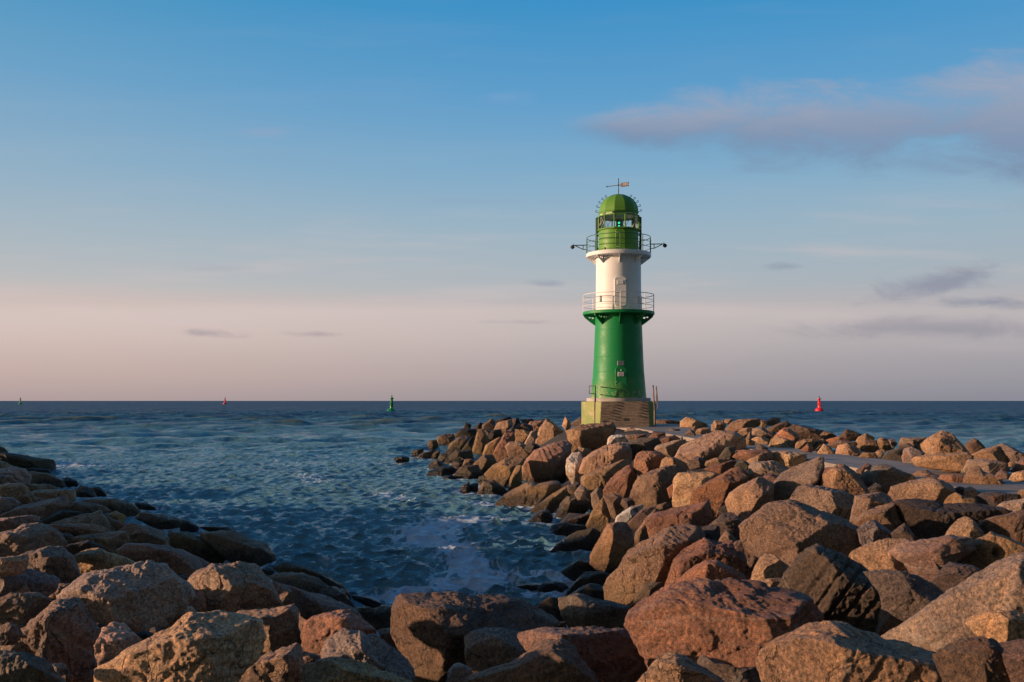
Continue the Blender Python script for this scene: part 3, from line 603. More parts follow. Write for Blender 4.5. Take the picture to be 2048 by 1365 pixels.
M17;g3;22;1332,895;1308,898 1312,892 1355,880 1373,880 1365,895 1351,907 1349,913 1325,905;light-topped grey wedge right of the dark green-grey boulder
M18;v3;15;1405,908;1348,916 1362,892 1394,877 1433,861 1468,865 1488,878 1490,895 1468,900 1440,908 1412,920 1375,928;big rough mauve-tan boulder in front of the lighthouse platform
M19;r;22;1290,922;1265,933 1273,910 1286,902 1304,903 1320,905 1329,913 1318,938 1285,950 1273,942;reddish boulder with a dark streaked right side above the round brown one
M20;t5;18;-;1320,935 1324,920 1333,914 1351,916 1374,927 1378,938 1358,936 1335,942;golden tan rock above the flat-faced round boulder
M21;d;18;-;1374,926 1394,912 1412,921 1410,934 1380,938;small dark wedge under the big rough mauve-tan boulder
M22;t5;16;-;1410,930 1412,923 1431,916 1452,918 1456,926 1425,934;small bright tan rock above the red slab
M23;r3;18;-;1408,938 1433,929 1464,921 1478,925 1478,935 1450,948 1424,943;brick red slab above the red-topped mustard boulder
M24;e2;18;-;1435,916 1452,895 1468,894 1470,904 1460,918;dark green rock right of the rough mauve-tan boulder
M25;r5;8;-;1465,914 1480,900 1510,900 1540,900 1530,914 1490,922;crumbly reddish rock near the end of the path
M26;t;20;-;1492,922 1524,906 1543,902 1546,918 1500,934;tan sloping rock left of the block by the path
M28;t6;28;1577,915;1545,904 1575,903 1612,908 1610,922 1588,934 1572,932 1545,926;box-shaped block with a gold left face at the path's edge
M27;g2;16;-;1498,932 1508,924 1547,922 1575,935 1570,949 1540,947 1514,958 1500,962;grey speckled rock below the box-shaped block
M29b;r;18;-;1641,954 1648,936 1674,934 1670,948 1660,960;small red rock right of the tall banded boulder
M29;o3;22;1675,945;1643,974 1648,950 1660,940 1674,930 1688,929 1710,945 1725,967 1740,989 1705,990 1662,980;brown three-sided boulder right of the tall banded one
M30;v;16;-;1712,941 1733,926 1743,932 1731,947 1719,950;small dark tilted stone at the path's near edge
M31;e;20;1745,958;1724,952 1745,937 1757,930 1774,930 1792,939 1819,949 1802,970 1772,986 1740,986 1728,967;green-grey peaked boulder at the path's near edge
M32;b2;10;-;1737,977 1752,966 1768,974 1770,987 1742,989;small blue-black stone under the green-grey peaked boulder
M33;v2;16;-;1700,1037 1712,992 1764,984 1778,994 1784,1006 1740,1024 1712,1040;mauve slab right of the grey block with the broken face
M34;n5;18;-;1703,1050 1725,1028 1757,1012 1790,1006 1792,1025 1800,1045 1782,1064 1765,1057 1745,1046 1722,1057;smooth brown slab left of the great black boulder
M35;b3;16;1748,1060;1717,1059 1741,1041 1751,1041 1772,1057 1783,1069 1768,1087 1735,1092 1720,1082;blue-grey rock with a pale tip left of the great black boulder
M36;d3;14;-;1783,1067 1810,1047 1828,1071 1830,1085 1790,1082;dark rock under the left corner of the great black boulder
M42;v;12;-;1824,950 1836,942 1855,940 1866,949 1877,952 1875,961 1845,964;dark purple rock at the path's near edge
M41;t5;16;-;1803,970 1812,955 1824,950 1832,956 1816,970;small golden stone above the speckled brown boulder
M43;r;16;-;1878,960 1884,950 1908,949 1926,952 1934,966 1910,978 1898,970;flat reddish rock left of the hunched brown boulder by the path
M44;o3;22;1960,955;1926,968 1938,946 1943,936 1961,932 1969,944 1998,955 2010,975 2026,990 1990,988 1953,982;hunched brown boulder with a black right flank rising over the path
M40;t2;18;1880,975;1779,990 1789,973 1824,961 1863,955 1893,965 1906,977 1890,1004 1860,1003 1834,1003 1805,1006 1783,1005;speckled brown boulder with a glinting crest above the great black one
M45;w2;8;-;1928,987 1930,977 1941,973 1951,979 1953,989 1941,998;small smooth round grey stone under the hunched brown boulder
M46;o;14;-;1887,1007 1900,991 1914,985 1930,995 1949,997 1949,1010;rusty orange rock beside the small round grey stone
M47;b2;12;-;1953,996 1969,985 2000,985 2031,989 2031,1000 1992,1016 1960,1010;flat blue-green slab below the hunched brown boulder
M49;e;12;-;2032,994 2040,980 2060,975 2065,997 2040,1002;green-grey rock at the right frame edge beneath the path
M48;w2;16;-;1992,1016 2010,1004 2037,1000 2065,992 2065,1024 2015,1029;pale whitish rock right of the great black boulder
M37;k3;20;1868,1030;1791,1004 1844,998 1887,1006 1950,1006 1988,1014 2014,1028 1960,1048 1930,1064 1895,1084 1845,1088 1830,1074 1815,1054 1797,1042 1792,1022;great black overhanging boulder on the right
M38;t2;20;1935,1060;1879,1087 1898,1061 1918,1040 1932,1034 1948,1042 1963,1065 1969,1077 1945,1089 1900,1089;golden brown pyramid in front of the great black boulder
M39;n;14;-;1962,1048 1979,1037 2020,1028 2060,1016 2065,1080 2020,1085 1988,1072 1968,1074;coarse brown boulder at the right frame edge beside the golden pyramid
#R
R44;t5;26;1384,850;1360,863 1361,843 1372,835 1386,837 1411,847 1417,852 1394,858 1384,861 1365,868;orange-faced boulder on the skyline right of the lighthouse platform
R49;n2;10;-;1308,849 1312,841 1330,839 1358,843 1358,850;low dark rock on the skyline behind the lighthouse platform
R45;t;14;-;1382,859 1390,852 1396,858 1386,865;small tan stone in front of the orange-faced skyline boulder
R46;t5;18;-;1390,868 1395,858 1414,855 1421,859 1402,874;orange tan stone right of the orange-faced skyline boulder
R47;d;16;-;1368,870 1380,858 1390,863 1392,873 1375,874;dark stone below the orange-faced skyline boulder
R48;d;12;-;1331,866 1341,857 1360,859 1362,869 1340,870;dark low stone on the lighthouse platform edge
R33;t;20;-;1422,851 1430,841 1446,841 1452,850 1446,863 1424,865;tan angular skyline rock second right of the lighthouse
R43;t5;16;-;1445,848 1451,839 1465,838 1463,847;tiny orange rock peeping over the skyline
R32;n5;18;-;1449,861 1463,845 1479,839 1518,837 1520,851 1500,858 1470,864;broad brown flat-topped skyline boulder
R36;o;16;-;1518,842 1532,841 1534,854 1520,855;small orange rock between two skyline boulders
R34;g;20;-;1533,841 1547,834 1559,836 1561,842 1555,850 1535,850;square grey-brown block topping the skyline
R35;n2;16;-;1528,859 1557,847 1573,842 1582,850 1573,858 1545,865;dark brown rock leaning under the square skyline block
R37;t;16;-;1472,868 1485,857 1508,855 1502,866 1490,871;tan leaning slab below the broad flat-topped skyline boulder
R38;g3;16;-;1504,869 1506,857 1528,855 1541,867 1522,873;grey-tan rock below the small orange skyline rock
R40;g;18;-;1490,879 1500,863 1504,870 1502,880;thin grey upright stone beside the tan leaning slab
R39;t;16;-;1502,879 1514,874 1537,878 1537,887 1526,891;flat tan stone left of the gold block at the path
R41;o;14;-;1490,888 1492,878 1510,883 1508,891;small rust stone above the start of the visible path
R42;d;18;-;1511,901 1516,887 1535,896 1537,903;dark wedge stone at the start of the visible path
R23;n2;16;-;1575,857 1590,849 1616,855 1645,861 1651,870 1635,880 1600,884;long dark brown ridge boulder against the sea
R22;r2;24;1592,876;1547,875 1561,861 1573,854 1594,869 1598,876 1590,886 1560,887;orange-red triangular boulder left of the long dark ridge
R24;t6;24;1566,888;1534,896 1545,877 1555,873 1588,883 1586,898 1561,899;gold-faced block on the far side of the path
R25;t;18;-;1590,898 1592,886 1608,879 1627,878 1629,888 1606,894;tan-brown slab right of the gold-faced block
R27;r;16;-;1600,901 1616,887 1626,895 1624,904;small red-brown stone at the far path edge
R26;d;16;-;1625,888 1645,877 1657,886 1640,895 1628,901;dark stone at the far path edge
R28;t6;16;-;1635,905 1647,888 1661,894 1670,907 1640,910;pale gold stone at the far path edge
R21;n;16;-;1640,870 1650,862 1662,865 1674,873 1650,880;dark skyline rock with an orange tip
R20;n2;22;1693,866;1680,873 1693,858 1705,862 1722,869 1712,880 1697,880;pointed skyline rock with a brown left and black right side
R19;r2;12;-;1652,880 1678,873 1695,875 1700,882 1658,888;flat orange-red rock under the pointed skyline rock
R30;n2;14;-;1657,890 1680,880 1710,884 1716,892 1690,894 1668,895;brown rock behind the pink-orange dome by the path
R18;p3;14;-;1670,910 1677,891 1693,887 1716,897 1718,909 1703,913;pink-orange dome rock at the far path edge
R14;t5;16;-;1712,882 1718,874 1732,867 1750,876 1742,886 1716,890;orange tan rock at the top of a cluster by the path
R17;g;14;-;1772,880 1787,878 1794,887 1785,898;grey-brown rock at the right end of the cluster by the path
R15;o3;14;-;1714,892 1732,881 1752,881 1758,900 1742,903 1720,899;brown-orange rock in the middle of the cluster by the path
R16;o;16;-;1751,887 1761,875 1774,878 1784,897 1768,901 1756,897;upright orange-brown rock in the cluster by the path
R31;o;12;-;1716,915 1728,904 1750,906 1753,917;low rust rubble stone at the far path edge
R31b;t;14;-;1750,906 1758,900 1766,905 1760,916;tiny tan stone beside the rust rubble stone
R2;g3;14;-;1799,891 1804,875 1832,875 1853,876 1848,885 1848,900 1810,900;flat grey-tan slab behind the big domed boulder
R13;d;12;-;1797,893 1816,886 1830,894 1810,901;small dark hump in front of the flat grey-tan slab
R12;e2;16;-;1763,918 1775,903 1800,895 1810,900 1806,922 1781,924;dark green boulder at the far path edge
R11;w3;14;-;1804,914 1810,897 1824,895 1850,907 1830,920 1828,928 1808,925;pale grey-white boulder right of the dark green one
R1;t5;15;1880,888;1844,889 1859,875 1885,862 1902,867 1918,885 1934,903 1932,910 1877,912 1850,907;big golden domed boulder standing highest beyond the path
R3;n2;22;1945,890;1932,889 1947,877 1957,881 1971,897 1961,909 1936,909;dark pointed boulder right of the big domed one
R5;o3;12;-;1827,920 1834,914 1883,907 1932,906 1942,914 1930,940 1908,942 1865,936 1834,930;long low brown boulder beneath the big domed one
R4b;g;16;-;1992,893 2008,887 2028,897 2060,915 2055,930 2030,934 2010,922;grey sloping boulder at the right edge against the sea
R4a;t5;14;-;1946,910 1969,899 1992,893 2004,900 2012,922 1990,928 1955,920;orange-tan boulder left of the grey sloping one
R6;g2;16;-;1926,944 1940,920 1969,918 2010,926 2016,940 1990,952 1960,947;grey boulder behind the hunched brown one across the path
R9;t5;14;-;2012,931 2022,922 2032,929 2020,936;tiny golden stone near the right edge beyond the path
R7;v;12;-;1990,952 2004,938 2018,948 2015,957 1995,958;small purple-brown stone at the far path edge on the right
R10;v;14;-;2035,927 2048,916 2070,920 2070,942 2020,942;dark purple rock at the right frame edge beyond the path
R8;t6;12;-;2020,958 2028,946 2060,938 2065,960 2030,962;pale gold rock at the right frame edge beside the path
R56;d;20;-;1142,847 1160,835 1185,842 1190,848 1160,858 1150,857;dark leaning slab at the left foot of the lighthouse
R55;t5;20;-;1124,851 1130,834 1140,840 1142,853 1134,861;small upright orange rock left of the lighthouse foot
R51;d;16;-;1230,864 1236,851 1250,852 1250,866;dark grey rock at the foot of the stairs
R50;g;18;-;1247,865 1257,855 1273,856 1296,865 1276,870;low grey rock in front of the stairs
R52;n;14;-;1250,870 1292,868 1294,879 1262,887 1254,877;brown rock below the low grey one at the stairs
R53;r5;14;-;1293,878 1308,864 1328,865 1335,875 1316,880;rusty rock right of the stairs' foot
R54;r5;16;-;1316,881 1335,873 1349,870 1361,879 1330,889;dark rusty rock left of the rough mauve-tan boulder
#T
T18;k;14;-;991,842 1018,834 1024,840 998,849;*
T19;k;14;-;1024,840 1036,836 1040,846 1026,853;*
T20;k;14;-;1040,840 1062,838 1070,842 1054,848;*
T21;k;14;-;1068,841 1096,838 1100,842 1075,845;*
T14;k;14;-;928,856 932,846 942,850 940,858;*
T15;k;14;-;948,856 960,846 968,850 964,862 950,862;*
T16;n2;16;-;966,850 982,839 990,844 988,858 966,860;dark brown rock left of the tan block on the tip's skyline
T17;t;20;1018,853;990,858 997,846 1022,840 1023,852 1005,869 992,866;tan sunlit block near the tip's skyline
T26;d;14;-;1026,857 1045,846 1062,852 1066,862 1040,864;dark shaded rock right of the tan skyline block
T22;p3;16;-;1052,857 1062,844 1090,842 1082,860 1064,862;pinkish tan rock near the skyline left of the tan pyramid
T13;k;14;-;908,872 925,858 948,859 958,868 930,877;black rock on the outer slope of the mole tip
T27;k;14;-;972,878 985,862 1000,860 1004,874 985,886;black rock in shade below the tan skyline block
T25;d;18;-;1012,864 1028,856 1032,880 1024,878;dark upright rock above the red-brown leaning one
T23;o;22;1058,868;1032,882 1032,860 1050,861 1066,870 1042,886;golden triangular rock left of the mottled grey-brown one
T24;g2;16;-;1050,884 1062,864 1073,860 1074,875 1060,888;mottled grey-brown rock left of the tan pyramid
T1;t;24;1107,860;1073,885 1081,859 1093,842 1103,845 1126,865 1130,879 1117,883 1093,890 1077,894;tan pyramid boulder left of the lighthouse
T34;n2;14;-;856,894 858,883 872,881 876,892 866,902;dark brown rock on the low spit of the mole tip
T32;k;12;-;823,916 826,902 846,898 845,907 832,916;black rock near the end of the low spit
T33;b2;14;-;815,924 846,906 870,902 862,919 830,925;wet slanting slab on the low spit
T36;k2;8;-;788,918 800,914 818,916 816,923 796,925;black rock awash at the very end of the spit
T35;n2;14;-;860,921 868,907 878,902 882,920;brown rock at the root of the spit
T9;n;22;900,878;874,895 876,875 890,870 905,870 908,880 892,894 880,914;brown square-topped boulder at the left end of the mole
T10;n;22;930,882;891,908 901,888 925,872 938,878 925,902 901,916;brown leaning boulder right of the square-topped one
T11;k;16;-;921,904 945,872 952,885 942,908 918,916;black rock between the leaning brown and the olive blade boulders
T8;o;26;964,885;940,914 950,885 956,863 964,861 976,879 968,907 945,922;upright olive-tan blade boulder with a dark right side
T7;o;20;-;966,909 973,891 997,876 1003,880 985,912 972,916;ochre boulder between the blade and the red-brown leaning one
T4;r;24;1018,885;983,914 993,898 1011,865 1025,869 1028,881 1015,894 1021,912 997,926 987,924;tall red-brown leaning boulder on the tip
T3;t2;12;-;1014,894 1021,886 1038,884 1060,898 1062,904 1048,916 1020,912;oval speckled tan boulder on the tip
T12;b2;14;-;887,930 895,916 913,902 940,902 944,918 900,929;dark bluish slab near the water under the leaning brown boulder
T28;n2;16;-;948,930 967,912 984,912 990,924 996,930 975,946 956,947;very dark brown rock left of the large ochre boulder
T5;o;22;1020,935;968,947 985,932 1013,916 1036,914 1052,920 1044,932 1028,940 1022,955 1005,975 980,960;large ochre yellow boulder near the water
T2;p4;22;1108,925;1041,945 1046,928 1069,902 1105,888 1132,881 1142,890 1140,915 1136,960 1115,975 1070,970 1042,966;largest reddish boulder of the tip, its lower right side black
T6;o;18;-;1014,984 1022,955 1032,934 1042,934 1042,967 1025,980;narrow yellow rock between the ochre and the largest reddish boulder
T31;k4;14;-;855,952 860,943 886,934 900,934 915,942 890,954 862,954;black-green flat rock at the water's edge
T30;k;10;-;884,962 890,952 905,951 908,960 892,964;small wet black rock awash beside a brown one
T29;n2;14;-;911,950 925,935 952,932 964,953 950,967 920,969 905,966;wet dark brown boulder at the water's edge
T37a;d;20;-;919,990 925,972 938,965 940,993 925,994;grey wedge standing in the water, left of three
T37b;n;18;-;939,972 950,967 956,968 954,994 942,990;narrow brown wedge in the water between two others
T37c;n;20;-;952,997 960,975 966,966 980,966 978,1000 965,1002;brown wedge standing in the water, right of three
T37d;k4;10;-;970,967 987,963 1007,976 1013,988 995,1000 972,999;black-green mass right of the three wedges in the water
T38;o3;16;1100,975;990,1021 995,1002 1015,986 1054,965 1073,969 1105,962 1117,963 1122,975 1089,1002 1062,1027 1026,1028 1005,1027;large brown boulder sloping smoothly into the water
T39;o;20;-;1056,1031 1066,1016 1101,992 1130,975 1142,975 1140,990 1120,1008 1101,1025 1080,1030;long yellow-brown slab leaning beside the smooth sloping boulder
T40;k;16;-;1053,1047 1073,1027 1093,1020 1103,1035 1098,1049;black wet rock at the foot of the long yellow-brown slab
T47;g2;12;-;1150,987 1162,971 1172,979 1180,999 1156,997;small grey rock under the white-faced boulder
T48;g3;18;-;1183,989 1195,977 1205,983 1203,997 1191,1018 1185,1007;narrow grey-ochre rock under the red angular boulder
T41;e;20;1140,1005;1105,1050 1107,1034 1125,1003 1135,993 1146,995 1178,999 1183,1010 1168,1028 1131,1046 1113,1052;grey-green arched boulder with a dark hollow at the waterline
T46;n;24;1225,1003;1209,995 1223,987 1240,995 1254,1012 1244,1016 1232,1032 1223,1026 1215,1007;brown cracked boulder below the flat-faced round one
T45;o;20;-;1176,1046 1185,1026 1205,999 1215,1007 1223,1022 1215,1052 1201,1057 1181,1057;golden brown boulder left of the white-streaked rock
T44;r5;14;-;1130,1048 1146,1036 1176,1028 1187,1030 1176,1048 1150,1053;low dark red rock above the black waterline boulders
T42;k;18;-;1105,1081 1107,1053 1131,1046 1146,1051 1176,1053 1150,1072 1108,1091;black upright boulder at the waterline under the low red rock
T43;k;14;-;1101,1100 1117,1085 1156,1063 1187,1057 1201,1065 1195,1089 1180,1108 1146,1108;big black rounded boulder at the waterline
T49;ws;18;-;1230,1048 1236,1032 1262,1014 1285,1012 1273,1030 1252,1046;rock streaked with white bird droppings
T50;v;18;-;1252,1048 1285,1020 1313,1012 1313,1022 1277,1053 1262,1054;purple-brown slab right of the white-streaked rock
T52;n;20;-;1266,1095 1273,1065 1289,1042 1313,1020 1312,1032 1297,1048 1301,1073 1285,1087;tall narrow brown boulder right of the glowing orange one
T51;o4;18;1228,1075;1181,1106 1197,1081 1215,1050 1232,1046 1252,1046 1262,1061 1268,1085 1262,1098 1242,1128 1209,1137 1180,1122;glowing orange boulder with a shadow line across its middle
T53;r;24;1372,1035;1292,1039 1314,1025 1355,1015 1394,1009 1417,1002 1420,1043 1416,1052 1390,1054 1350,1054 1310,1070 1300,1072;long reddish slab above the massive leaning boulder
T61;k;12;-;1437,1020 1457,1006 1457,1028 1440,1030;black rock in the gap below the red-topped mustard boulder
T55;d3;20;1452,1045;1422,1052 1448,1031 1464,1029 1484,1047 1488,1072 1470,1087 1442,1070;dark brown boulder left of the great angular one
T54;b2;18;-;1398,1058 1425,1052 1436,1055 1440,1087 1420,1092 1402,1077;dark blue block right of the massive leaning boulder
T56;n;18;-;1440,1080 1454,1061 1472,1083 1462,1094 1442,1094;small brown rock in front of the dark brown one
T59;k4;10;-;1489,1094 1502,1094 1506,1116 1495,1120;black-green stone in the gap under the great angular boulder
T57;t;24;1527,1138;1496,1167 1510,1135 1522,1114 1534,1108 1551,1112 1579,1137 1567,1153 1545,1160 1515,1169;tan rock with a dark right side between the red ledge and the drill-grooved boulder
T58;t;10;-;1515,1170 1535,1159 1563,1157 1563,1174 1530,1176;flat tan stone under the tan rock beside the drill-grooved boulder
T60;r2;12;-;1335,978 1350,966 1352,990 1340,994;small red stone squeezed between the round brown and square gold boulders
#F
X0;v;14;-;45,1270 29,1285 3,1286 -9,1277 -7,1256 17,1245 34,1254;+
X1;e2;14;-;307,1275 294,1290 277,1287 269,1279 272,1268 287,1262 304,1266;+
X2;d3;14;-;1166,981 1158,988 1141,987 1135,982 1135,971 1153,965 1160,967;+
X3;d3;14;-;888,934 876,943 863,942 855,933 864,923 874,920 884,925;+
X4;e2;14;-;1502,932 1492,940 1477,942 1469,933 1474,925 1483,919 1497,927;+
X5;v;14;-;1559,961 1547,969 1537,969 1525,962 1528,952 1545,947 1553,952;+
X6;n2;14;-;1343,1016 1333,1028 1322,1024 1312,1016 1315,1010 1333,1005 1343,1011;+
X7;d3;14;-;145,1076 136,1086 123,1085 115,1078 119,1069 130,1066 141,1068;+
X8;v;14;-;1495,1092 1490,1101 1474,1100 1469,1094 1468,1085 1485,1078 1494,1083;+
X9;d3;14;-;383,1165 374,1169 362,1171 354,1161 356,1153 371,1149 379,1152;+
X10;n2;14;-;144,1362 138,1368 124,1368 115,1361 121,1349 129,1347 144,1350;+
X11;e2;14;-;1081,896 1073,905 1060,905 1048,898 1055,888 1068,887 1075,889;+
X12;v;14;-;950,931 946,938 931,938 925,931 930,919 942,918 947,920;+
X13;n2;14;-;929,938 922,944 908,945 901,936 903,927 913,924 927,927;+
X14;e2;14;-;984,964 975,973 960,971 955,962 958,954 968,951 978,955;+
X15;d3;14;-;1270,1009 1265,1015 1252,1018 1241,1008 1245,998 1260,996 1268,1002;+
X16;n2;14;-;1521,1126 1518,1131 1500,1133 1494,1126 1496,1118 1507,1112 1523,1119;+
X17;v;14;-;549,1146 537,1154 529,1155 520,1148 523,1139 531,1134 546,1138;+
X18;d3;14;-;1133,1256 1124,1262 1117,1263 1106,1255 1110,1246 1119,1244 1132,1244;+
X19;e2;14;-;207,1260 199,1265 188,1264 178,1258 183,1249 196,1246 208,1250;+
X20;d;14;-;324,1266 315,1276 306,1274 299,1265 302,1258 310,1255 323,1260;+
X21;n2;14;-;986,868 980,877 967,876 963,870 963,864 973,860 984,861;+
X22;n2;14;-;1553,877 1546,881 1535,882 1531,875 1530,869 1539,866 1551,870;+
X23;e2;14;-;901,919 893,924 882,923 875,918 881,909 890,907 895,909;+
X24;d3;14;-;1932,985 1925,991 1917,991 1908,982 1909,977 1919,973 1927,975;+
"""
# ------------------------------------------------------------------ the rubble mounds: height of the stone surface, sampled where the photo shows it
ZC = np.array([
 (0,905,.5),(0,960,1.4),(0,1030,1.8),(100,1000,1.0),(200,1040,.95),(0,1120,2.0),(120,1120,1.6),(300,1100,1.05),(250,1180,1.75),(450,1180,1.3),
 (600,1220,1.0),(690,1250,1.0),(0,1300,2.1),(400,1310,1.9),(700,1340,1.6),(850,1340,1.5),(950,1240,1.15),(1100,1330,1.7),(1200,1310,1.55),
 (1180,1230,.9),(1300,1370,2.0),(1160,1180,.3),(1300,1130,1.1),(1240,1090,.75),(1450,1250,1.9),(1700,1330,2.1),(2040,1330,2.3),(1650,1180,2.0),
 (1900,1200,2.2),(1600,1060,1.9),(1400,1040,1.5),(1310,970,1.3),(1200,960,.95),(1200,910,1.4),(1300,900,1.8),(1100,930,.8),(1100,870,1.55),
 (1130,850,1.9),(1000,880,1.1),(1010,845,1.6),(930,862,.9),(900,900,.4),(1200,862,1.9),(1300,875,1.97),(1450,880,2.15),(1400,850,2.2),(1500,850,2.3),
 (1550,915,2.1),(1700,950,2.08),(1600,875,2.25),(1690,870,2.3),(1700,895,2.12),(1890,890,2.4),(1950,910,2.3),(2040,930,2.3),(1850,970,2.08),(1950,980,2.08),
 (1850,1040,2.05),(2040,1050,2.15),(1390,850,2.2),(1340,846,2.0),
 (110,943,.1),(155,975,.1),(216,996,.1),(317,1028,.1),(400,1062,.15),(550,1130,.15),(700,1190,.12),(760,1212,.1),(1080,1215,.35),(1121,1154,.1),
 (1105,1092,.1),(1105,1045,.1),(1055,1043,.1),(990,1020,.1),(920,992,.1),(885,960,.1),(855,950,.1),(800,918,.3),(1130,1180,.1),(1080,1176,.02),(1050,1174,.02)], float)
def surf_z(px, py):
    d2 = ((ZC[:, 0] - px) * 0.6) ** 2 + (ZC[:, 1] - py) ** 2 + 60.0
    wt = d2 ** -1.7
    return float((wt * ZC[:, 2]).sum() / wt.sum())
def surf_pt(px, py):
    z = surf_z(px, py); d = (EYE.z - z) * F_PX / (py - HORIZON)
    return at(px, py, d)

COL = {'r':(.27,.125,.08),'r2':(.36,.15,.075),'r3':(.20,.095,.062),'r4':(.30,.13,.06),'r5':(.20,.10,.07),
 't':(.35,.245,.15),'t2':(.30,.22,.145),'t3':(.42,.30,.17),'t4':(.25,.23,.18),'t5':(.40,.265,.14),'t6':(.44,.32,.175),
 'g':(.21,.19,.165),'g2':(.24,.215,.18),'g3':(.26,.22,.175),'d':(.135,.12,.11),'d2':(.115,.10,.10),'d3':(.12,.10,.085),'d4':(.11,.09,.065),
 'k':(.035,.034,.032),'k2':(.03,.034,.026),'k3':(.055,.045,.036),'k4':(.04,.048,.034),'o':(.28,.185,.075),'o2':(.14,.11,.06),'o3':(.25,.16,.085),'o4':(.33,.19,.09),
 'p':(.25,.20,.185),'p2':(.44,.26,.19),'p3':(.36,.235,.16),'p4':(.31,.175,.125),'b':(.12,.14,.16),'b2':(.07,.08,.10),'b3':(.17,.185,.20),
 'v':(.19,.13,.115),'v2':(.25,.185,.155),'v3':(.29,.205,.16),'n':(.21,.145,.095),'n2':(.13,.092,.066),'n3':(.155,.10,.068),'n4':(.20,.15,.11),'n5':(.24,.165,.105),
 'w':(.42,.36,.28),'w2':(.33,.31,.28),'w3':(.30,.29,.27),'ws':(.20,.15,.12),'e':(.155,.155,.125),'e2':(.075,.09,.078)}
GROUPS = {'F': 'small stones in the gaps', 'L': 'boulders of the left shore pile', 'M': 'boulders of the right foreground pile', 'R': 'boulders around the path and along the seaward crest', 'T': 'boulders of the mole slope and tip'}

_ico = {}
def ico(level):
    if level not in _ico:
        bm = bmesh.new(); bmesh.ops.create_icosphere(bm, subdivisions=level, radius=1.0)
        v = np.array([p.co[:] for p in bm.verts]); v /= np.linalg.norm(v, axis=1)[:, None]
        f = np.array([[q.index for q in t.verts] for t in bm.faces], np.int32); bm.free()
        _ico[level] = (v, f)
    return _ico[level]

def hull(pts):
    pts = sorted(set(pts)); cr = lambda o, a, b: (a[0]-o[0])*(b[1]-o[1]) - (a[1]-o[1])*(b[0]-o[0])
    lo = []
    for p in pts:
        while len(lo) > 1 and cr(lo[-2], lo[-1], p) <= 0: lo.pop()
        lo.append(p)
    up = []
    for p in reversed(pts):
        while len(up) > 1 and cr(up[-2], up[-1], p) <= 0: up.pop()
        up.append(p)
    return lo[:-1] + up[:-1]

def star_radius(poly, th):
    """radius of polygon (star shaped about 0) in directions th; None-safe: takes the farthest hit"""
    c, s = np.cos(th), np.sin(th); out = np.zeros_like(th)
    n = len(poly)
    for i in range(n):
        x0, y0 = poly[i]; x1, y1 = poly[(i + 1) % n]
        ex, ey = x1 - x0, y1 - y0
        den = c * ey - s * ex
        den = np.where(np.abs(den) < 1e-9, 1e-9, den)
        tt = (x0 * ey - y0 * ex) / den
        uu = (x0 * s - y0 * c) / den
        ok = (uu >= -1e-6) & (uu <= 1 + 1e-6) & (tt > 0)
        out = np.where(ok, np.maximum(out, tt), out)
    return out

def mesh_from(name, v, f):
    me = bpy.data.meshes.new(name)
    me.vertices.add(len(v)); me.vertices.foreach_set('co', v.astype(np.float32).ravel())
    me.loops.add(f.size); me.loops.foreach_set('vertex_index', f.astype(np.int32).ravel())
    me.polygons.add(len(f))
    me.polygons.foreach_set('loop_start', np.arange(0, f.size, 3, dtype=np.int32))
    me.polygons.foreach_set('loop_total', np.full(len(f), 3, np.int32))
    me.update(calc_edges=True); me.validate()
    me.polygons.foreach_set('use_smooth', np.ones(len(f), bool))
    return me

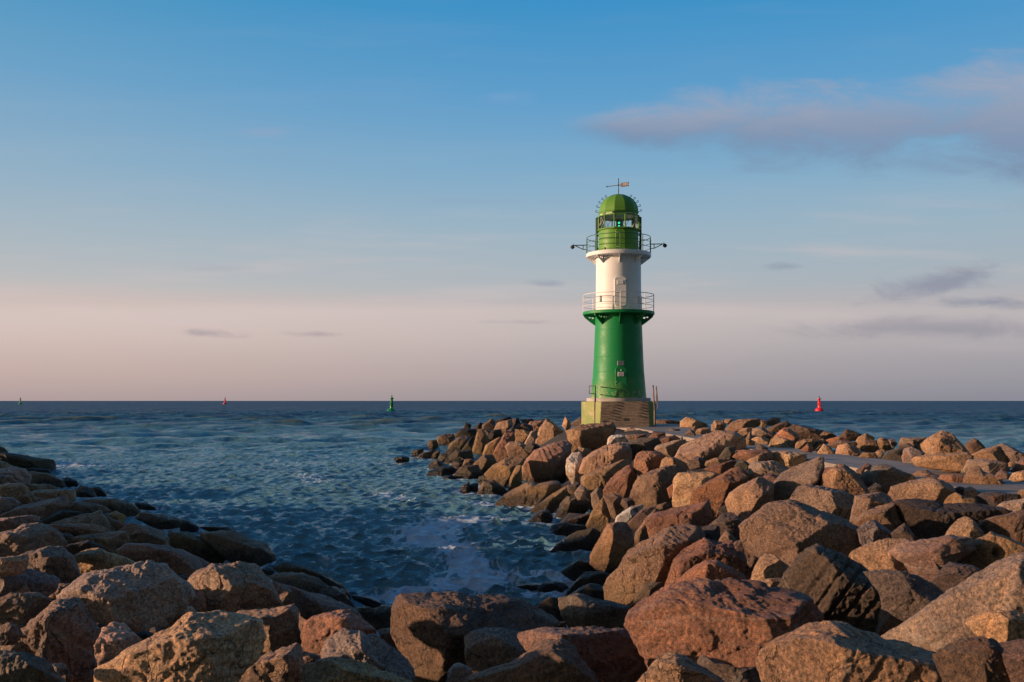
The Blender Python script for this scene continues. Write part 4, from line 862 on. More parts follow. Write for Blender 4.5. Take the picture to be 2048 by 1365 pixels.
ROCK_PTS = []            # (x, y, z, radius) of every boulder, for the core under them and the foam at their feet
def make_rock(key, code, p, apex, poly, label, group):
    rs = np.random.RandomState(abs(hash_key(key)) % 100000)
    P = np.array(poly, float)
    cx, cy = P.mean(0)
    # polygon centroid by area
    x, y = P[:, 0], P[:, 1]; xn, yn = np.roll(x, -1), np.roll(y, -1)
    cr = x * yn - xn * y; A = cr.sum() / 2
    cx = ((x + xn) * cr).sum() / (6 * A); cy = ((y + yn) * cr).sum() / (6 * A)
    pxs = math.sqrt(abs(A))
    ctr = surf_pt(cx, min(cy, 1390)) if cy < 1390 else surf_pt(cx, 1390)
    dist = ctr.y
    Rv = Vector((1, 0, 0)); Fv = (EYE - ctr).normalized()
    Uv = Fv.cross(Rv).normalized(); Rv = Uv.cross(Fv).normalized()
    poly = [(px, py + (0.24 * (py - cy) if py > cy else 0.0)) for px, py in poly]
    if group == 'T' and pxs < 48: poly = [(cx + (px - cx) * 1.13, cy + (py - cy) * 1.10) for px, py in poly]
    k = (EYE - ctr).length / math.sqrt(F_PX ** 2 + (cx - 1024) ** 2 + (cy - HORIZON) ** 2)   # metres per pixel across the view ray
    loc = [((px - cx) * k, -(py - cy) * k) for px, py in poly]
    if ((lambda q: sum(q[i][0]*q[(i+1)%len(q)][1]-q[(i+1)%len(q)][0]*q[i][1] for i in range(len(q))))(loc)) < 0: loc = loc[::-1]
    size = math.sqrt(abs(A) / math.pi) * k
    level = 7 if pxs > 105 else (6 if pxs > 36 else 5)
    dirs, faces = ico(level)
    H = hull([tuple(q) for q in loc])
    if apex is None:
        hy = max(q[1] for q in loc); ax, ay = rs.uniform(-0.25, 0.30) * size, rs.uniform(0.15, 0.58) * hy
    else:
        ax, ay = (apex[0] - cx) * k, -(apex[1] - cy) * k
    hf = size * (rs.uniform(0.75, 0.95) if apex is None else 1.0); hb = size * rs.uniform(1.0, 1.3)
    planes = []
    m = len(H); HA = np.array(H)
    for i in range(m):                              # side walls through the traced edges
        a = np.array(H[i]); b = np.array(H[(i + 1) % m]); e = b - a
        L = np.linalg.norm(e)
        if L < 1e-6: continue
        nrm = np.array((e[1], -e[0])) / L; d = nrm @ a
        if d <= 0.02 * size: continue
        n3 = np.array((nrm[0], nrm[1], rs.uniform(0.10, 0.42))); ln = np.linalg.norm(n3); planes.append((n3 / ln, d / ln))
        n3 = np.array((nrm[0], nrm[1], -rs.uniform(0.05, 0.35))); ln = np.linalg.norm(n3); planes.append((n3 / ln, d / ln))
    planes.append((np.array((0, 0, -1.0)), hb))
    sets = ((98, 215, 335), (70, 190, 300), (50, 130, 250), (35, 150, 215, 320), (110, 250, 5))
    for ph in sets[rs.randint(len(sets)) if apex is None else (0, 0, 1, 3)[rs.randint(4)]]:   # a few big broken faces meeting at the apex
        ph = R(ph + rs.uniform(-16, 16)); dv = np.array((math.cos(ph), math.sin(ph)))
        E = (HA @ dv).max(); pa = dv @ np.array((ax, ay))
        run = max(E * rs.uniform(0.80, 1.02) - pa, 0.25 * size); rise = hf - rs.uniform(0.0, 0.35) * hf
        n3 = np.array((dv[0] * rise, dv[1] * rise, run)); n3 /= np.linalg.norm(n3)
        planes.append((n3, n3 @ np.array((ax, ay, hf))))
    N = np.array([q[0] for q in planes]); D = np.array([q[1] for q in planes])
    seed = rs.uniform(0, 200, 3)
    wd = dirs + 0.03 * np.stack([pnoise(dirs * 1.7 + seed + 9 * i) for i in range(3)], 1)
    wd /= np.linalg.norm(wd, axis=1)[:, None]
    if group == 'L': p = max(p, 15)
    pw = 5.0 * float(p) + 20
    def radius(dd):
        q = np.maximum(dd @ N.T, 1e-6) / D
        mx = q.max(1)
        return 1.0 / (mx * ((q / mx[:, None]) ** pw).sum(1) ** (1 / pw))
    cdirs, _ = ico(4)
    cp = cdirs * radius(cdirs)[:, None]
    extra = []
    for q in range(rs.randint(4, 8)):               # chipped corners
        n3 = rs.normal(size=3); n3 /= np.linalg.norm(n3); n3[2] = abs(n3[2]) + 0.45; n3 /= np.linalg.norm(n3)
        sup = (cp @ n3).max()
        extra.append((n3, sup * rs.uniform(0.88, 0.97)))
    N = np.concatenate([N, [q[0] for q in extra]]); D = np.concatenate([D, [q[1] for q in extra]])
    r = radius(wd)
    # dents of the traced outline
    th = np.arctan2(dirs[:, 1], dirs[:, 0])
    lat = np.clip(np.hypot(dirs[:, 0], dirs[:, 1]), 0, 1)
    sr = star_radius(loc, th); sh_ = star_radius(H, th)
    ratio = np.where((sr > 0) & (sh_ > 0), sr / np.maximum(sh_, 1e-6), 1.0)
    r = r * (1 + (np.clip(ratio, 0.6, 1.0) - 1) * lat ** 2) * 1.035
    pos = dirs * r[:, None]
    q = pos / size
    rough = 1.0 + 0.6 * (p < 12)
    r2 = r * (1 + (0.034 if group == 'L' else 0.018) * fbm(q * 1.3 + seed, 3) )
    if group == 'L': r2 += size * 0.10 * (np.abs(pnoise(q * 1.9 + seed + 77)) - 0.22)
    rid = 1 - np.abs(pnoise(q * 2.3 + seed + 31)) * 2
    r2 -= size * 0.03 * np.clip(rid - 0.55, 0, 1) * 2
    # stepped fracture ledges
    ln_ = rs.normal(size=3); ln_ /= np.linalg.norm(ln_)
    st = q @ ln_ * rs.uniform(2.5, 5) + 0.8 * pnoise(q * 1.1 + seed + 5)
    saw = st - np.floor(st); r2 += size * 0.022 * (np.clip(saw * 6, 0, 1) - saw)
    pm = pos + seed
    r2 += 0.016 * min(1, size / .4) * fbm(pm * 5.0, 4, 0.55)
    if level == 7: r2 += 0.006 * fbm(pm * 24.0, 3, 0.6)
    if key == 'C19':                                # drill grooves
        ax_ = np.array((0.80, -0.60))
        s = (dirs[:, 0] * r) * ax_[0] + (dirs[:, 1] * r) * ax_[1]
        per = 27.0 * k
        g = np.abs(((s / per + 0.02 * pnoise(pm * 2)) % 1.0) - 0.5) * 2
        r2 -= 0.034 * np.clip((0.36 - g) / 0.36, 0, 1) ** 0.7 * np.clip(dirs[:, 2] * 4, 0, 1)
    if key == 'C23':                                # the round hole
        hx, hy = (1996 - cx) * k, -(1106 - cy) * k
        dd = np.hypot(dirs[:, 0] * r - hx, (dirs[:, 1] * r - hy))
        r2 -= np.where(dirs[:, 2] > 0, 0.16 * np.clip((0.062 - dd) / 0.03, 0, 1), 0)
    if key == 'C18':
        r2 += 0.022 * fbm(pm * 3.2, 4, 0.6)
    pos = dirs * r2[:, None]
    B = np.array((Rv[:], Uv[:], Fv[:]))
    wpos = pos @ B
    me = mesh_from('boulder', wpos, faces)
    o = obj('boulder', me, M['rock'])
    o.location = ctr
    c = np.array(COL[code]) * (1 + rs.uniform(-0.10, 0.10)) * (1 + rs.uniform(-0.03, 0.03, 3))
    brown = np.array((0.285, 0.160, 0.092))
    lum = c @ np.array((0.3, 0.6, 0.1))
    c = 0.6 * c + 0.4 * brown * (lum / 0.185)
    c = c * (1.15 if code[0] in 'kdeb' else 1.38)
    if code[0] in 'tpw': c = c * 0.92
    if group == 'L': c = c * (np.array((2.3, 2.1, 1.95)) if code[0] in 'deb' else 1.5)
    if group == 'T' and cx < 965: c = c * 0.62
    stain = 0.0
    if key in ('T49', 'M11', 'M15'): stain = 0.9
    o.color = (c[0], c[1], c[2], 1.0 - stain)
    tag(o, label, 'boulder', GROUPS[group])
    ROCK_PTS.append((ctr.x, ctr.y, ctr.z, size))
    return o

def hash_key(s):
    h = 5381
    for ch in s: h = (h * 33 + ord(ch)) & 0x7fffffff
    return h

grp = 'L'
for line in ROCKS.strip().splitlines():
    if line.startswith('#'):
        grp = line[1:].strip(); continue
    key, code, p, apx, pts, label = line.split(';')
    poly = [tuple(float(q) for q in t_.split(',')) for t_ in pts.split()]
    apex = None if apx == '-' else tuple(float(q) for q in apx.split(','))
    if label == '*': label = 'small near-black rock on the skyline of the mole tip left of the lighthouse'
    if label == '+': label = 'small dark stone filling a gap between the larger boulders'
    make_rock(key, code, float(p), apex, poly, label, grp)

# ------------------------------------------------------------------ stone core (one rough sheet under all boulders, dropping below the water)
RP = np.array(ROCK_PTS)
ctrl = [(x, y, z - 1.0 * s - 0.40) for x, y, z, s in ROCK_PTS]
for px, py in ((300,900),(500,950),(700,1000),(800,1100),(900,1150),(940,1185),(900,1000),(850,975),(780,930),(600,900),(420,960),(500,1040),(640,1110),(1000,1100),(1040,1140),(960,1040),(1060,1080),(250,960),(730,1160)):
    d = EYE.z * F_PX / (py - HORIZON); q = at(px, py, d); ctrl.append((q.x, q.y, -2.2))
for y in range(14, 80, 6):
    ctrl.append((15.5 + max(0, (y - 45) * 0.12), y, 0.0)); ctrl.append((19 + max(0, (y - 45) * 0.12), y, -2.5))
for x in range(-12, 22, 5): ctrl.append((x, 79, -2.0 if x < -6 or x > 17 else -0.6)); ctrl.append((x, 84, -3.0))
for x in (-12, -10, -7): ctrl.append((x, 66, -2.0)); ctrl.append((x - 2, 74, -2.5))
for x, y in ((-9, 3), (-5, 2), (0, 2), (4, 2), (8, 2), (-14, 8), (-18, 16), (-22, 22), (-28, 32), (-16, 12), (-12, 4), (10, 6), (12, 12)): ctrl.append((x, y, 1.75))
for x, y, z_ in ((-15, 11, 2.4), (-16.5, 13, 3.0), (-18.5, 15.5, 3.7), (-21, 19, 4.2), (-23, 23, 4.1), (-26, 28, 3.4), (-30, 35, 2.7), (-36, 44, 2.2), (-42, 54, 1.8), (-46, 62, 1.4)): ctrl.append((x, y, z_))
for x, y in ((8.2, 9), (8.2, 12), (8.2, 17), (8.2, 23), (7.7, 30), (7.5, 38), (7.6, 46), (7.5, 54), (6.3, 58.8), (9, 58)): ctrl.append((x, y, 1.62))
for (x0, y0), (x1, y1) in zip([(7.3, 12), (7.3, 20), (7.0, 30), (6.8, 40), (6.6, 46), (6.5, 51.5), (5.0, 53.6)], [(7.3, 20), (7.0, 30), (6.8, 40), (6.6, 46), (6.5, 51.5), (5.0, 53.6), (4.2, 57)]):
    for k_ in range(5): ctrl.append((x0 + (x1 - x0) * k_ / 5 - 0.1, y0 + (y1 - y0) * k_ / 5, 1.97))
CT = np.array(ctrl)
gx = np.arange(-46, 26.01, 0.4); gy = np.arange(1.5, 88.01, 0.4)
GX, GY = np.meshgrid(gx, gy)
pts = np.stack([GX.ravel(), GY.ravel()], 1)
zz = np.empty(len(pts))
for i in range(0, len(pts), 4000):
    d2 = ((pts[i:i+4000, None, :] - CT[None, :, :2]) ** 2).sum(2) + 0.04
    wt = d2 ** -2.2
    zz[i:i+4000] = (wt * CT[:, 2]).sum(1) / wt.sum(1)
def core_z(x, y):
    d2 = ((CT[:, :2] - np.array((x, y))) ** 2).sum(1) + 0.04
    wt = d2 ** -2.2
    return float((wt * CT[:, 2]).sum() / wt.sum())
p3 = np.stack([pts[:, 0], pts[:, 1], zz * 0], 1)
zz = zz + 0.10 * fbm(p3 * 1.1, 4, 0.6)
nx, ny = len(gx), len(gy)
ii = np.arange(nx * ny).reshape(ny, nx)
q4 = np.stack([ii[:-1, :-1], ii[:-1, 1:], ii[1:, 1:], ii[1:, :-1]], -1).reshape(-1, 4)
tri = np.concatenate([q4[:, (0, 1, 2)], q4[:, (0, 2, 3)]])
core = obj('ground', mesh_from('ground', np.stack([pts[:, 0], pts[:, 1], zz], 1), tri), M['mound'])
tag(core, kind='structure')

# the piles go on beyond both sides of the view: a few more boulders, copies of those in it
src_ = [o for o in col.objects if o.name.startswith('boulder') and 0.35 < max(o.dimensions) < 1.6][::17]
xr = random.Random(5)
for i, (x, y) in enumerate([(4.9, 6.4), (6.1, 6.2), (5.6, 7.6), (6.7, 7.9), (6.3, 9.3), (6.7, 10.7), (5.0, 4.6), (6.4, 4.6), (-5.9, 7.2), (-7.1, 9.2), (-8.6, 12.2), (-9.9, 14.8), (-5.2, 5.2), (-7.2, 6.6), (-9.2, 10.2), (-11.8, 17.6)]):
    o = src_[i % len(src_)].copy(); col.objects.link(o)
    k_ = 1.25 / max(o.dimensions) * xr.uniform(0.8, 1.2)
    o.scale = (k_, k_, k_); o.rotation_euler = (xr.uniform(-0.3, 0.3), xr.uniform(-0.3, 0.3), xr.uniform(0, 6.28))
    o.location = (x, y, core_z(x, y) + 0.22)
    o['label'] = 'brown boulder of the piles just outside the view'; o['group'] = 'boulders beyond the view'

# ------------------------------------------------------------------ the concrete path on the mole
PATH_Z = 2.08
Lft = [(7.4, 3), (7.3, 10), (7.3, 20), (7.0, 30), (6.8, 40), (6.6, 46), (6.5, 51.5), (5.0, 53.6), (4.25, 56), (4.2, 61.5), (5.0, 63.2)]
Rgt = [(9.6, 3), (9.2, 10), (9.15, 18), (9.15, 23), (8.55, 28), (8.3, 33), (8.4, 42), (9.0, 50), (10.0, 55), (10.2, 60.5), (8.6, 63.2)]
pl = Lft + Rgt[::-1]
mb = MB()
n = len(pl)
mb.add([(x, y, PATH_Z) for x, y in pl] + [(x, y, PATH_Z - 0.9) for x, y in pl],
       [tuple(range(n))] + [(i, i + n, (i + 1) % n + n, (i + 1) % n) for i in range(n)])
me = bpy.data.meshes.new('path'); me.from_pydata(mb.v, [], mb.f); me.update()
bm = bmesh.new(); bm.from_mesh(me); bmesh.ops.triangulate(bm, faces=bm.faces); bmesh.ops.recalc_face_normals(bm, faces=bm.faces); bm.to_mesh(me); bm.free()
tag(obj('path', me, M['path']), kind='structure')

# ------------------------------------------------------------------ the sea: one fan-shaped sheet, finer where it is near, waves summed by wavelength
wr = np.random.RandomState(11)
WAVES = []
def add_waves(nw, lmin, lmax, steep, spread, main=-90.0, tagk='chop'):
    for i in range(nw):
        lam = lmin * (lmax / lmin) ** ((i + wr.uniform(0, 1)) / nw)
        a = R(main + wr.normal() * spread)
        WAVES.append((lam, steep * lam / (2 * math.pi), math.cos(a), math.sin(a), wr.uniform(0, 6.283), tagk))
add_waves(44, 0.15, 0.60, 0.16, 28, -84)
add_waves(26, 0.60, 1.4, 0.042, 24, -86)
add_waves(14, 1.4, 3.6, 0.050, 28, -86, 'open')
add_waves(11, 3.6, 8.0, 0.062, 28, -85, 'mid')
add_waves(9, 8.0, 19.0, 0.058, 28, -90, 'swell')
ang = np.linspace(R(-34), R(34), 1150)
rr = [13.0]
while rr[-1] < 90: rr.append(rr[-1] * 1.0023)
while rr[-1] < 320: rr.append(rr[-1] * 1.005)
while rr[-1] < 30000: rr.append(rr[-1] * 1.035)
rr = np.array(rr)
AA, RR_ = np.meshgrid(ang, rr)
X = (RR_ * np.sin(AA)).ravel(); Y = (RR_ * np.cos(AA)).ravel(); D_ = RR_.ravel()
Zw = np.zeros_like(X); DX = np.zeros_like(X); DY = np.zeros_like(X)
cell = D_ * np.where(D_ < 90, 0.0023, 0.0045)
shelter = 1 / (1 + np.exp(-(Y - 58 - 0.25 * np.abs(X)) / 9.0))         # swell only outside the bay
gust = 0.75 + 0.5 * np.clip(pnoise(np.stack([X * 0.05, Y * 0.09, X * 0], 1)) + 0.4, 0, 1)
for lam, amp, cx_, cy_, ph, kd in WAVES:
    kk = 2 * math.pi / lam
    fade = np.clip((lam / cell - 2.2) / 3.0, 0, 1) * np.clip((700 - D_) / 500, 0, 1)
    if kd == 'swell': fade = fade * (0.06 + 0.94 * shelter)
    elif kd == 'open': fade = fade * (0.45 + 0.55 * shelter)
    elif kd == 'mid': fade = fade * (0.20 + 0.80 * shelter)
    else: fade = fade * gust
    if not fade.any(): continue
    arg = kk * (X * cx_ + Y * cy_) + ph
    Zw += amp * fade * np.cos(arg); s_ = amp * fade * np.sin(arg) * 0.95
    DX -= s_ * cx_; DY -= s_ * cy_
verts = np.stack([X + DX, Y + DY, Zw], 1)
sig = 0.16
crest = np.clip((Zw - 0.05) / 0.8, 0, 1) * shelter
# foam
def seg_dist(px_, py_, a, b):
    ax_, ay_ = a; bx, by = b; ex, ey = bx - ax_, by - ay_
    t_ = np.clip(((px_ - ax_) * ex + (py_ - ay_) * ey) / (ex * ex + ey * ey), 0, 1)
    return np.hypot(px_ - ax_ - t_ * ex, py_ - ay_ - t_ * ey)
def wpx(px, py):
    q = at(px, py, EYE.z * F_PX / (py - HORIZON)); return (q.x, q.y)
foam = np.zeros_like(X)
near = D_ < 130
xs, ys = X[near], Y[near]
fo = np.zeros(len(xs))
streak = [wpx(*q) for q in ((960, 1035), (870, 1055), (850, 1075), (905, 1095), (930, 1120), (960, 1150), (930, 1172), (820, 1185), (760, 1196))]
for a, b, wd_, st_ in [(streak[i], streak[i + 1], (1.2, 1.2, 0.8, 0.65, 0.8, 1.0, 0.75, 0.5)[i], 0.86) for i in range(8)] + [
        (wpx(960, 1150), wpx(1080, 1145), 0.8, 0.75), (wpx(1060, 1190), wpx(1130, 1195), 0.35, 0.8), (wpx(1000, 1185), wpx(1110, 1200), 0.25, 0.7),
        (wpx(760, 990), wpx(820, 1000), 1.0, 0.5), (wpx(600, 950), wpx(640, 965), 1.2, 0.5), (wpx(960, 1005), wpx(1000, 1012), 0.6, 0.8), (wpx(790, 917), wpx(880, 924), 0.9, 0.85),
        (wpx(105, 925), wpx(170, 935), 1.5, 0.75), (wpx(580, 1128), wpx(660, 1125), 0.4, 0.55)]:
    dd = seg_dist(xs, ys, a, b)
    fo = np.maximum(fo, st_ * np.exp(-(dd / wd_) ** 2))
low_r = RP[(RP[:, 2] < 0.55)]
for x_, y_, z_, s_ in low_r:
    dd = np.hypot(xs - x_, (ys - y_)) - s_ * 0.95
    fo = np.maximum(fo, 0.80 * np.exp(-np.clip(dd, 0, 9) ** 2 / 0.20))
# broken crests on the bar outside the bay
bar = np.exp(-((ys - 70 - 0.1 * xs) / 13) ** 2) * (xs < 2)
fo = np.maximum(fo, bar * np.clip((Zw[near] - 0.25) / 0.45, 0, 1) * 0.75)
fo = np.maximum(fo, 0.34 * np.exp(-((ys - 56) / 10) ** 2) * (xs < -4))
foam[near] = fo
out_ = (D_ >= 95) & (D_ < 320)
foam[out_] = np.maximum(foam[out_], 0.6 * np.clip((Zw[out_] - 0.75) / 0.25, 0, 1))
na, nr = len(ang), len(rr)
ii = np.arange(na * nr).reshape(nr, na)
q4 = np.stack([ii[:-1, :-1], ii[:-1, 1:], ii[1:, 1:], ii[1:, :-1]], -1).reshape(-1, 4)
tri = np.concatenate([q4[:, (0, 1, 2)], q4[:, (0, 2, 3)]])
me = mesh_from('water', verts, tri)
for nm, arr in (('foam', foam), ('crest', crest), ('far', np.clip((np.log(D_) - math.log(35)) / (math.log(300) - math.log(35)), 0, 1))):
    at_ = me.attributes.new(nm, 'FLOAT', 'POINT'); at_.data.foreach_set('value', arr.astype(np.float32))
tag(obj('water', me, M['water']), kind='structure')

# ------------------------------------------------------------------ lighthouse
LD = 58.8
LX = (1237 - 1024) / F_PX * LD
PX = LD / F_PX                                  # metres per photo pixel at the tower
def Hh(y): return (850 - y) * PX
lh = empty('lighthouse', (LX, LD, PATH_Z), -math.atan2(LX, LD))
tag(lh, 'round green and white lighthouse with a domed lantern at the end of the mole', 'lighthouse')
def pol(a, r, z): return (r * math.sin(a), -r * math.cos(a), z)
def rot_to(a): return a                          # a part built facing -Y turned to angle a
def plate(mb, a, r, z, wd, ht, th, rad=0.0, n=6):
    """rounded upright plate, its back at radius r, facing outward at angle a"""
    hw, hh = wd / 2, ht / 2
    loop = []
    if rad > 0:
        for cxs, czs, a0 in ((1, 1, 0), (-1, 1, 90), (-1, -1, 180), (1, -1, 270)):
            for i in range(n + 1):
                t_ = R(a0 + 90 * i / n); loop.append((cxs * (hw - rad) + rad * math.cos(t_), czs * (hh - rad) + rad * math.sin(t_)))
    else: loop = [(hw, hh), (-hw, hh), (-hw, -hh), (hw, -hh)]
    ca, sa = math.cos(a), math.sin(a)
    def P(x_, d_, z_):                           # x_ along tangent, d_ outward
        return (x_ * ca + (r + d_) * sa, x_ * sa - (r + d_) * ca, z + z_)
    m = len(loop)
    bev = min(0.012, th * 0.4)
    vs = [P(x_, -0.05, z_) for x_, z_ in loop] + [P(x_, th - bev, z_) for x_, z_ in loop] + [P(x_ * (1 - bev / hw), th, z_ * (1 - bev / hh)) for x_, z_ in loop]
    fs = [tuple(range(2 * m, 3 * m))]
    for i in range(m):
        j = (i + 1) % m
        fs += [(i, j, j + m, i + m), (i + m, j + m, j + 2 * m, i + 2 * m)]
    mb.add(vs, fs); return mb

# plinth, octagonal, with the stairs on its front face
ap = 73 * PX
mb = MB(); rc = ap / math.cos(R(22.5))
mb.lathe([(rc, -0.3), (rc, Hh(803) - 0.03), (rc - 0.03, Hh(803))], 8, False, R(22.5), cap=True)
mb.build('foundation', M['peel'], lh)
mb = MB(); mb.lathe([(64 * PX, Hh(803)), (64 * PX, Hh(797)), (63 * PX, Hh(796))], 64, True, cap=True); mb.build('base_ring', M['ring'], lh)
st = empty('staircase', (0, 0, 0)); st.parent = lh
mb = MB(); ns = 9; sh = Hh(803) / ns; tr = 0.235
tb_ = MB()
for i in range(ns):
    z1 = Hh(803) - i * sh
    y1 = -(ap + tr * (i + 1)); 
    mb.box((0, (y1 - ap + 0.04) / 2, (z1 - 0.05 - 0.2) / 2), (2.60 + 0.008 * i, -ap + 0.04 - y1, z1 - 0.05 + 0.2))
    tb_.box((0, y1 + tr / 2 + 0.01, z1 - 0.025), (2.64 + 0.008 * i, tr + 0.04, 0.05))
sto = mb.build('step_risers', M['stair'], st); sto.location.x = 0.33
sto = tb_.build('treads', M['tread'], st); sto.location.x = 0.33
for sx in (-1.30, 1.98 - 0.33 + 0.30):
    mb = MB()
    bx = sx + (0.0 if sx < 0 else 0.0)
    topz = Hh(803)
    y_top = -ap - 0.10; y_bot = -ap - tr * ns + 0.1
    mb.path([(bx, y_top, topz - 0.05), (bx, y_top, topz + 0.92)], 0.035, 8)
    mb.path([(bx, y_bot, 0.0), (bx, y_bot, 0.92)], 0.035, 8)
    mb.path([(bx, y_top, topz + 0.90), (bx, y_bot, 0.92)], 0.032, 8)
    mb.path([(bx, y_top, topz + 0.45), (bx, y_bot, 0.46)], 0.024, 8)
    mb.path([(bx, y_top, topz + 0.90), (bx - 0.02, y_top + 1.0, topz + 0.88)], 0.03, 8)
    mb.path([(bx, y_top, topz + 0.45), (bx - 0.02, y_top + 1.0, topz + 0.44)], 0.024, 8)
    if sx < 0:
        mb.path([(bx, y_top + 0.3, topz + 0.88), (bx - 0.36, y_top + 0.3, topz + 0.88), (bx - 0.36, y_top + 0.3, topz + 0.44), (bx, y_top + 0.3, topz + 0.44)], 0.028, 6)
    else:
        mb.path([(bx + 0.16, y_top - 0.2, topz - 0.1), (bx + 0.16, y_top - 0.2, topz + 0.80)], 0.028, 8)
        mb.path([(bx + 0.16, y_top - 0.2, topz + 0.84), (bx + 0.2, y_bot, 0.95)], 0.03, 8)
    mb.build('handrail', M['steel'], st)

# lower tower
prof = [(55.5, 796), (54.4, 786), (53.3, 772), (51.8, 756), (50.6, 740), (49.6, 722), (48.9, 708), (48.2, 690), (47.4, 668), (46.6, 648), (46.0, 634), (45.8, 626)]
pr = []
_pz = [Hh(b) for a, b in prof]; _pr = [a * PX for a, b in prof]
_zs = sorted(list(np.linspace(_pz[0], _pz[-1], 46)) + [Hh(b) + e for b in (744.5, 715.5, 661) for e in (-0.03, -0.008, 0.008, 0.03)])
for z_ in _zs:
    r_ = float(np.interp(z_, _pz, _pr))
    if any(abs(z_ - Hh(b)) < 0.012 for b in (744.5, 715.5, 661)): r_ -= 0.007
    pr.append((r_, z_))
mb = MB(); mb.lathe(pr, 96, True); mb.build('lower_tower', M['green_tower'], lh)
DA = R(5.0)
door = plate(MB(), DA, 50.2 * PX, Hh(764), 21.5 * PX, 56 * PX, 0.07, 0.17).build('door', M['green_low'], lh)
nb = plate(MB(), DA, 52.5 * PX + 0.005, Hh(750), 12 * PX, 8.2 * PX, 0.03).build('notice_sign', M['sign_white'], door)
mb = MB()
for i, wf in enumerate((1.0, 0.85)): plate(mb, DA, 52.5 * PX + 0.035, Hh(750) + 0.06 - i * 0.045, 10 * PX * wf, 0.016, 0.004)
mb.build('notice_red_lines', M['sign_red'], door)
mb = MB()
for i, wf in enumerate((0.9, 0.7, 0.8)): plate(mb, DA, 52.5 * PX + 0.035, Hh(750) - 0.03 - i * 0.028, 10 * PX * wf, 0.009, 0.004)
mb.build('notice_text_lines', M['sign_ink'], door)
mb = MB()
for yy, xx in ((742, 0.02), (764.5, -0.26), (770.5, -0.27), (789, -0.2)):
    plate(mb, DA + xx / 1.5, 52.4 * PX, Hh(yy), 0.07, 0.07, 0.03, 0.02)
mb.build('handle', M['white_rail'], door)
plate(MB(), DA, 49.3 * PX, Hh(728.5), 13 * PX, 9 * PX, 0.05).build('name_plaque', M['grey_plate'], lh)

# galleries -----------------------------------------------------------
def bracket(parent, mat, a, outline, holes, th=0.05):
    bm = bmesh.new()
    def loop(pts):
        vs = [bm.verts.new((0, -r_, z_)) for r_, z_ in pts]
        return [bm.edges.new((vs[i], vs[(i + 1) % len(vs)])) for i in range(len(vs))]
    ed = loop(outline)
    for (hr, hz, hd) in holes: ed += loop([(hr + hd * math.cos(6.2832 * i / 14), hz + hd * math.sin(6.2832 * i / 14)) for i in range(14)])
    g = bmesh.ops.triangle_fill(bm, use_beauty=True, use_dissolve=False, edges=ed)
    ex = bmesh.ops.extrude_face_region(bm, geom=list(bm.faces))
    for q in ex['geom']:
        if isinstance(q, bmesh.types.BMVert): q.co.x += th
    for q in bm.verts: q.co.x -= th / 2
    bmesh.ops.recalc_face_normals(bm, faces=bm.faces)
    bmesh.ops.rotate(bm, verts=bm.verts, cent=(0, 0, 0), matrix=Matrix.Rotation(a, 3, 'Z'))
    me = bpy.data.meshes.new('bracket'); bm.to_mesh(me); bm.free()
    return obj('bracket', me, mat, parent)

def railing(parent, mat, r, z0, h, posts, rails, a0, rp=0.024, rrail=0.017):
    mb = MB()
    for i in range(posts):
        a = a0 + 2 * math.pi * i / posts
        mb.path([pol(a, r, z0), pol(a, r, z0 + h)], rp, 8)
    for f_, rad in rails:
        mb.path([pol(2 * math.pi * i / 72, r, z0 + h * f_) for i in range(72)], rad, 6, closed=True)
    return mb.build('railing', mat, parent)

A0 = R(3.0)
# lower gallery
mb = MB(); ro = 71.5 * PX; ri = 44 * PX
mb.lathe([(ri, Hh(631)), (ro - 0.05, Hh(631)), (ro, Hh(630)), (ro, Hh(625.5)), (ro - 0.03, Hh(624.5)), (ri, Hh(624.2))], 96, False)
g1 = mb.build('lower_gallery', M['green_low'], lh)
zt, zb = Hh(631), Hh(652)
for i in range(8):
    a = A0 + R(45 * i) - R(22) * 0
    curve = []
    for k in range(9):
        t_ = k / 8; ang_ = math.pi / 2 * t_
        curve.append(((46.2 + (69 - 46.2) * (1 - math.sin(ang_))) * PX, zb + (zt - zb) * 0.86 * (1 - (1 - math.cos(ang_)) ) * 1.0 if False else zb + (zt - zb) * (0.86 * (1 - math.sin(math.pi / 2 * t_) ** 0.8 if False else 0.86 * (1 - t_) ** 1.9 / 0.86))))
    outl = [(45.6 * PX, zt), (69 * PX, zt)] + curve + [(45.6 * PX, zb)]
    # drop duplicate points
    o2 = []
    for q in outl:
        if not o2 or (abs(q[0] - o2[-1][0]) + abs(q[1] - o2[-1][1])) > 1e-3: o2.append(q)
    bracket(g1, M['green_low'], a, o2, [(51.2 * PX, Hh(635.6), 0.075), (57.2 * PX, Hh(634.6), 0.06)])
rl = railing(g1, M['white_rail'], 70 * PX, Hh(624.3), 0.98, 8, [(1.0, 0.022), (0.66, 0.014), (0.33, 0.014)], A0)
# white storey
mb = MB(); mb.lathe([(45.4 * PX, Hh(624.4)), (45.2 * PX, Hh(600)), (44.9 * PX, Hh(560)), (44.6 * PX, Hh(514))], 96, True)
mt = mb.build('middle_tower', M['white'], lh)
dr = plate(MB(), R(4.5), 44.3 * PX, Hh(588), 23 * PX, 57 * PX, 0.075, 0.16).build('door', M['white'], mt)
plate(MB(), R(4.0), 46.8 * PX, Hh(570), 12 * PX, 8 * PX, 0.03).build('hatch_window', M['white'], dr)
mb = MB()
for yy in (566, 600): plate(mb, R(4.5) + 0.235, 46.3 * PX, Hh(yy), 0.09, 0.10, 0.05, 0.02)
plate(mb, R(4.5) - 0.1, 46.5 * PX, Hh(590), 0.22, 0.03, 0.035)
mb.build('hinge', M['steel'], dr)
plate(MB(), R(-50), 44.9 * PX, Hh(600), 0.12, 0.34, 0.07).build('cable_box', M['grey_plate'], mt)
plate(MB(), R(66), 44.9 * PX, Hh(602), 0.22, 0.42, 0.12).build('junction_box', M['white'], mt)
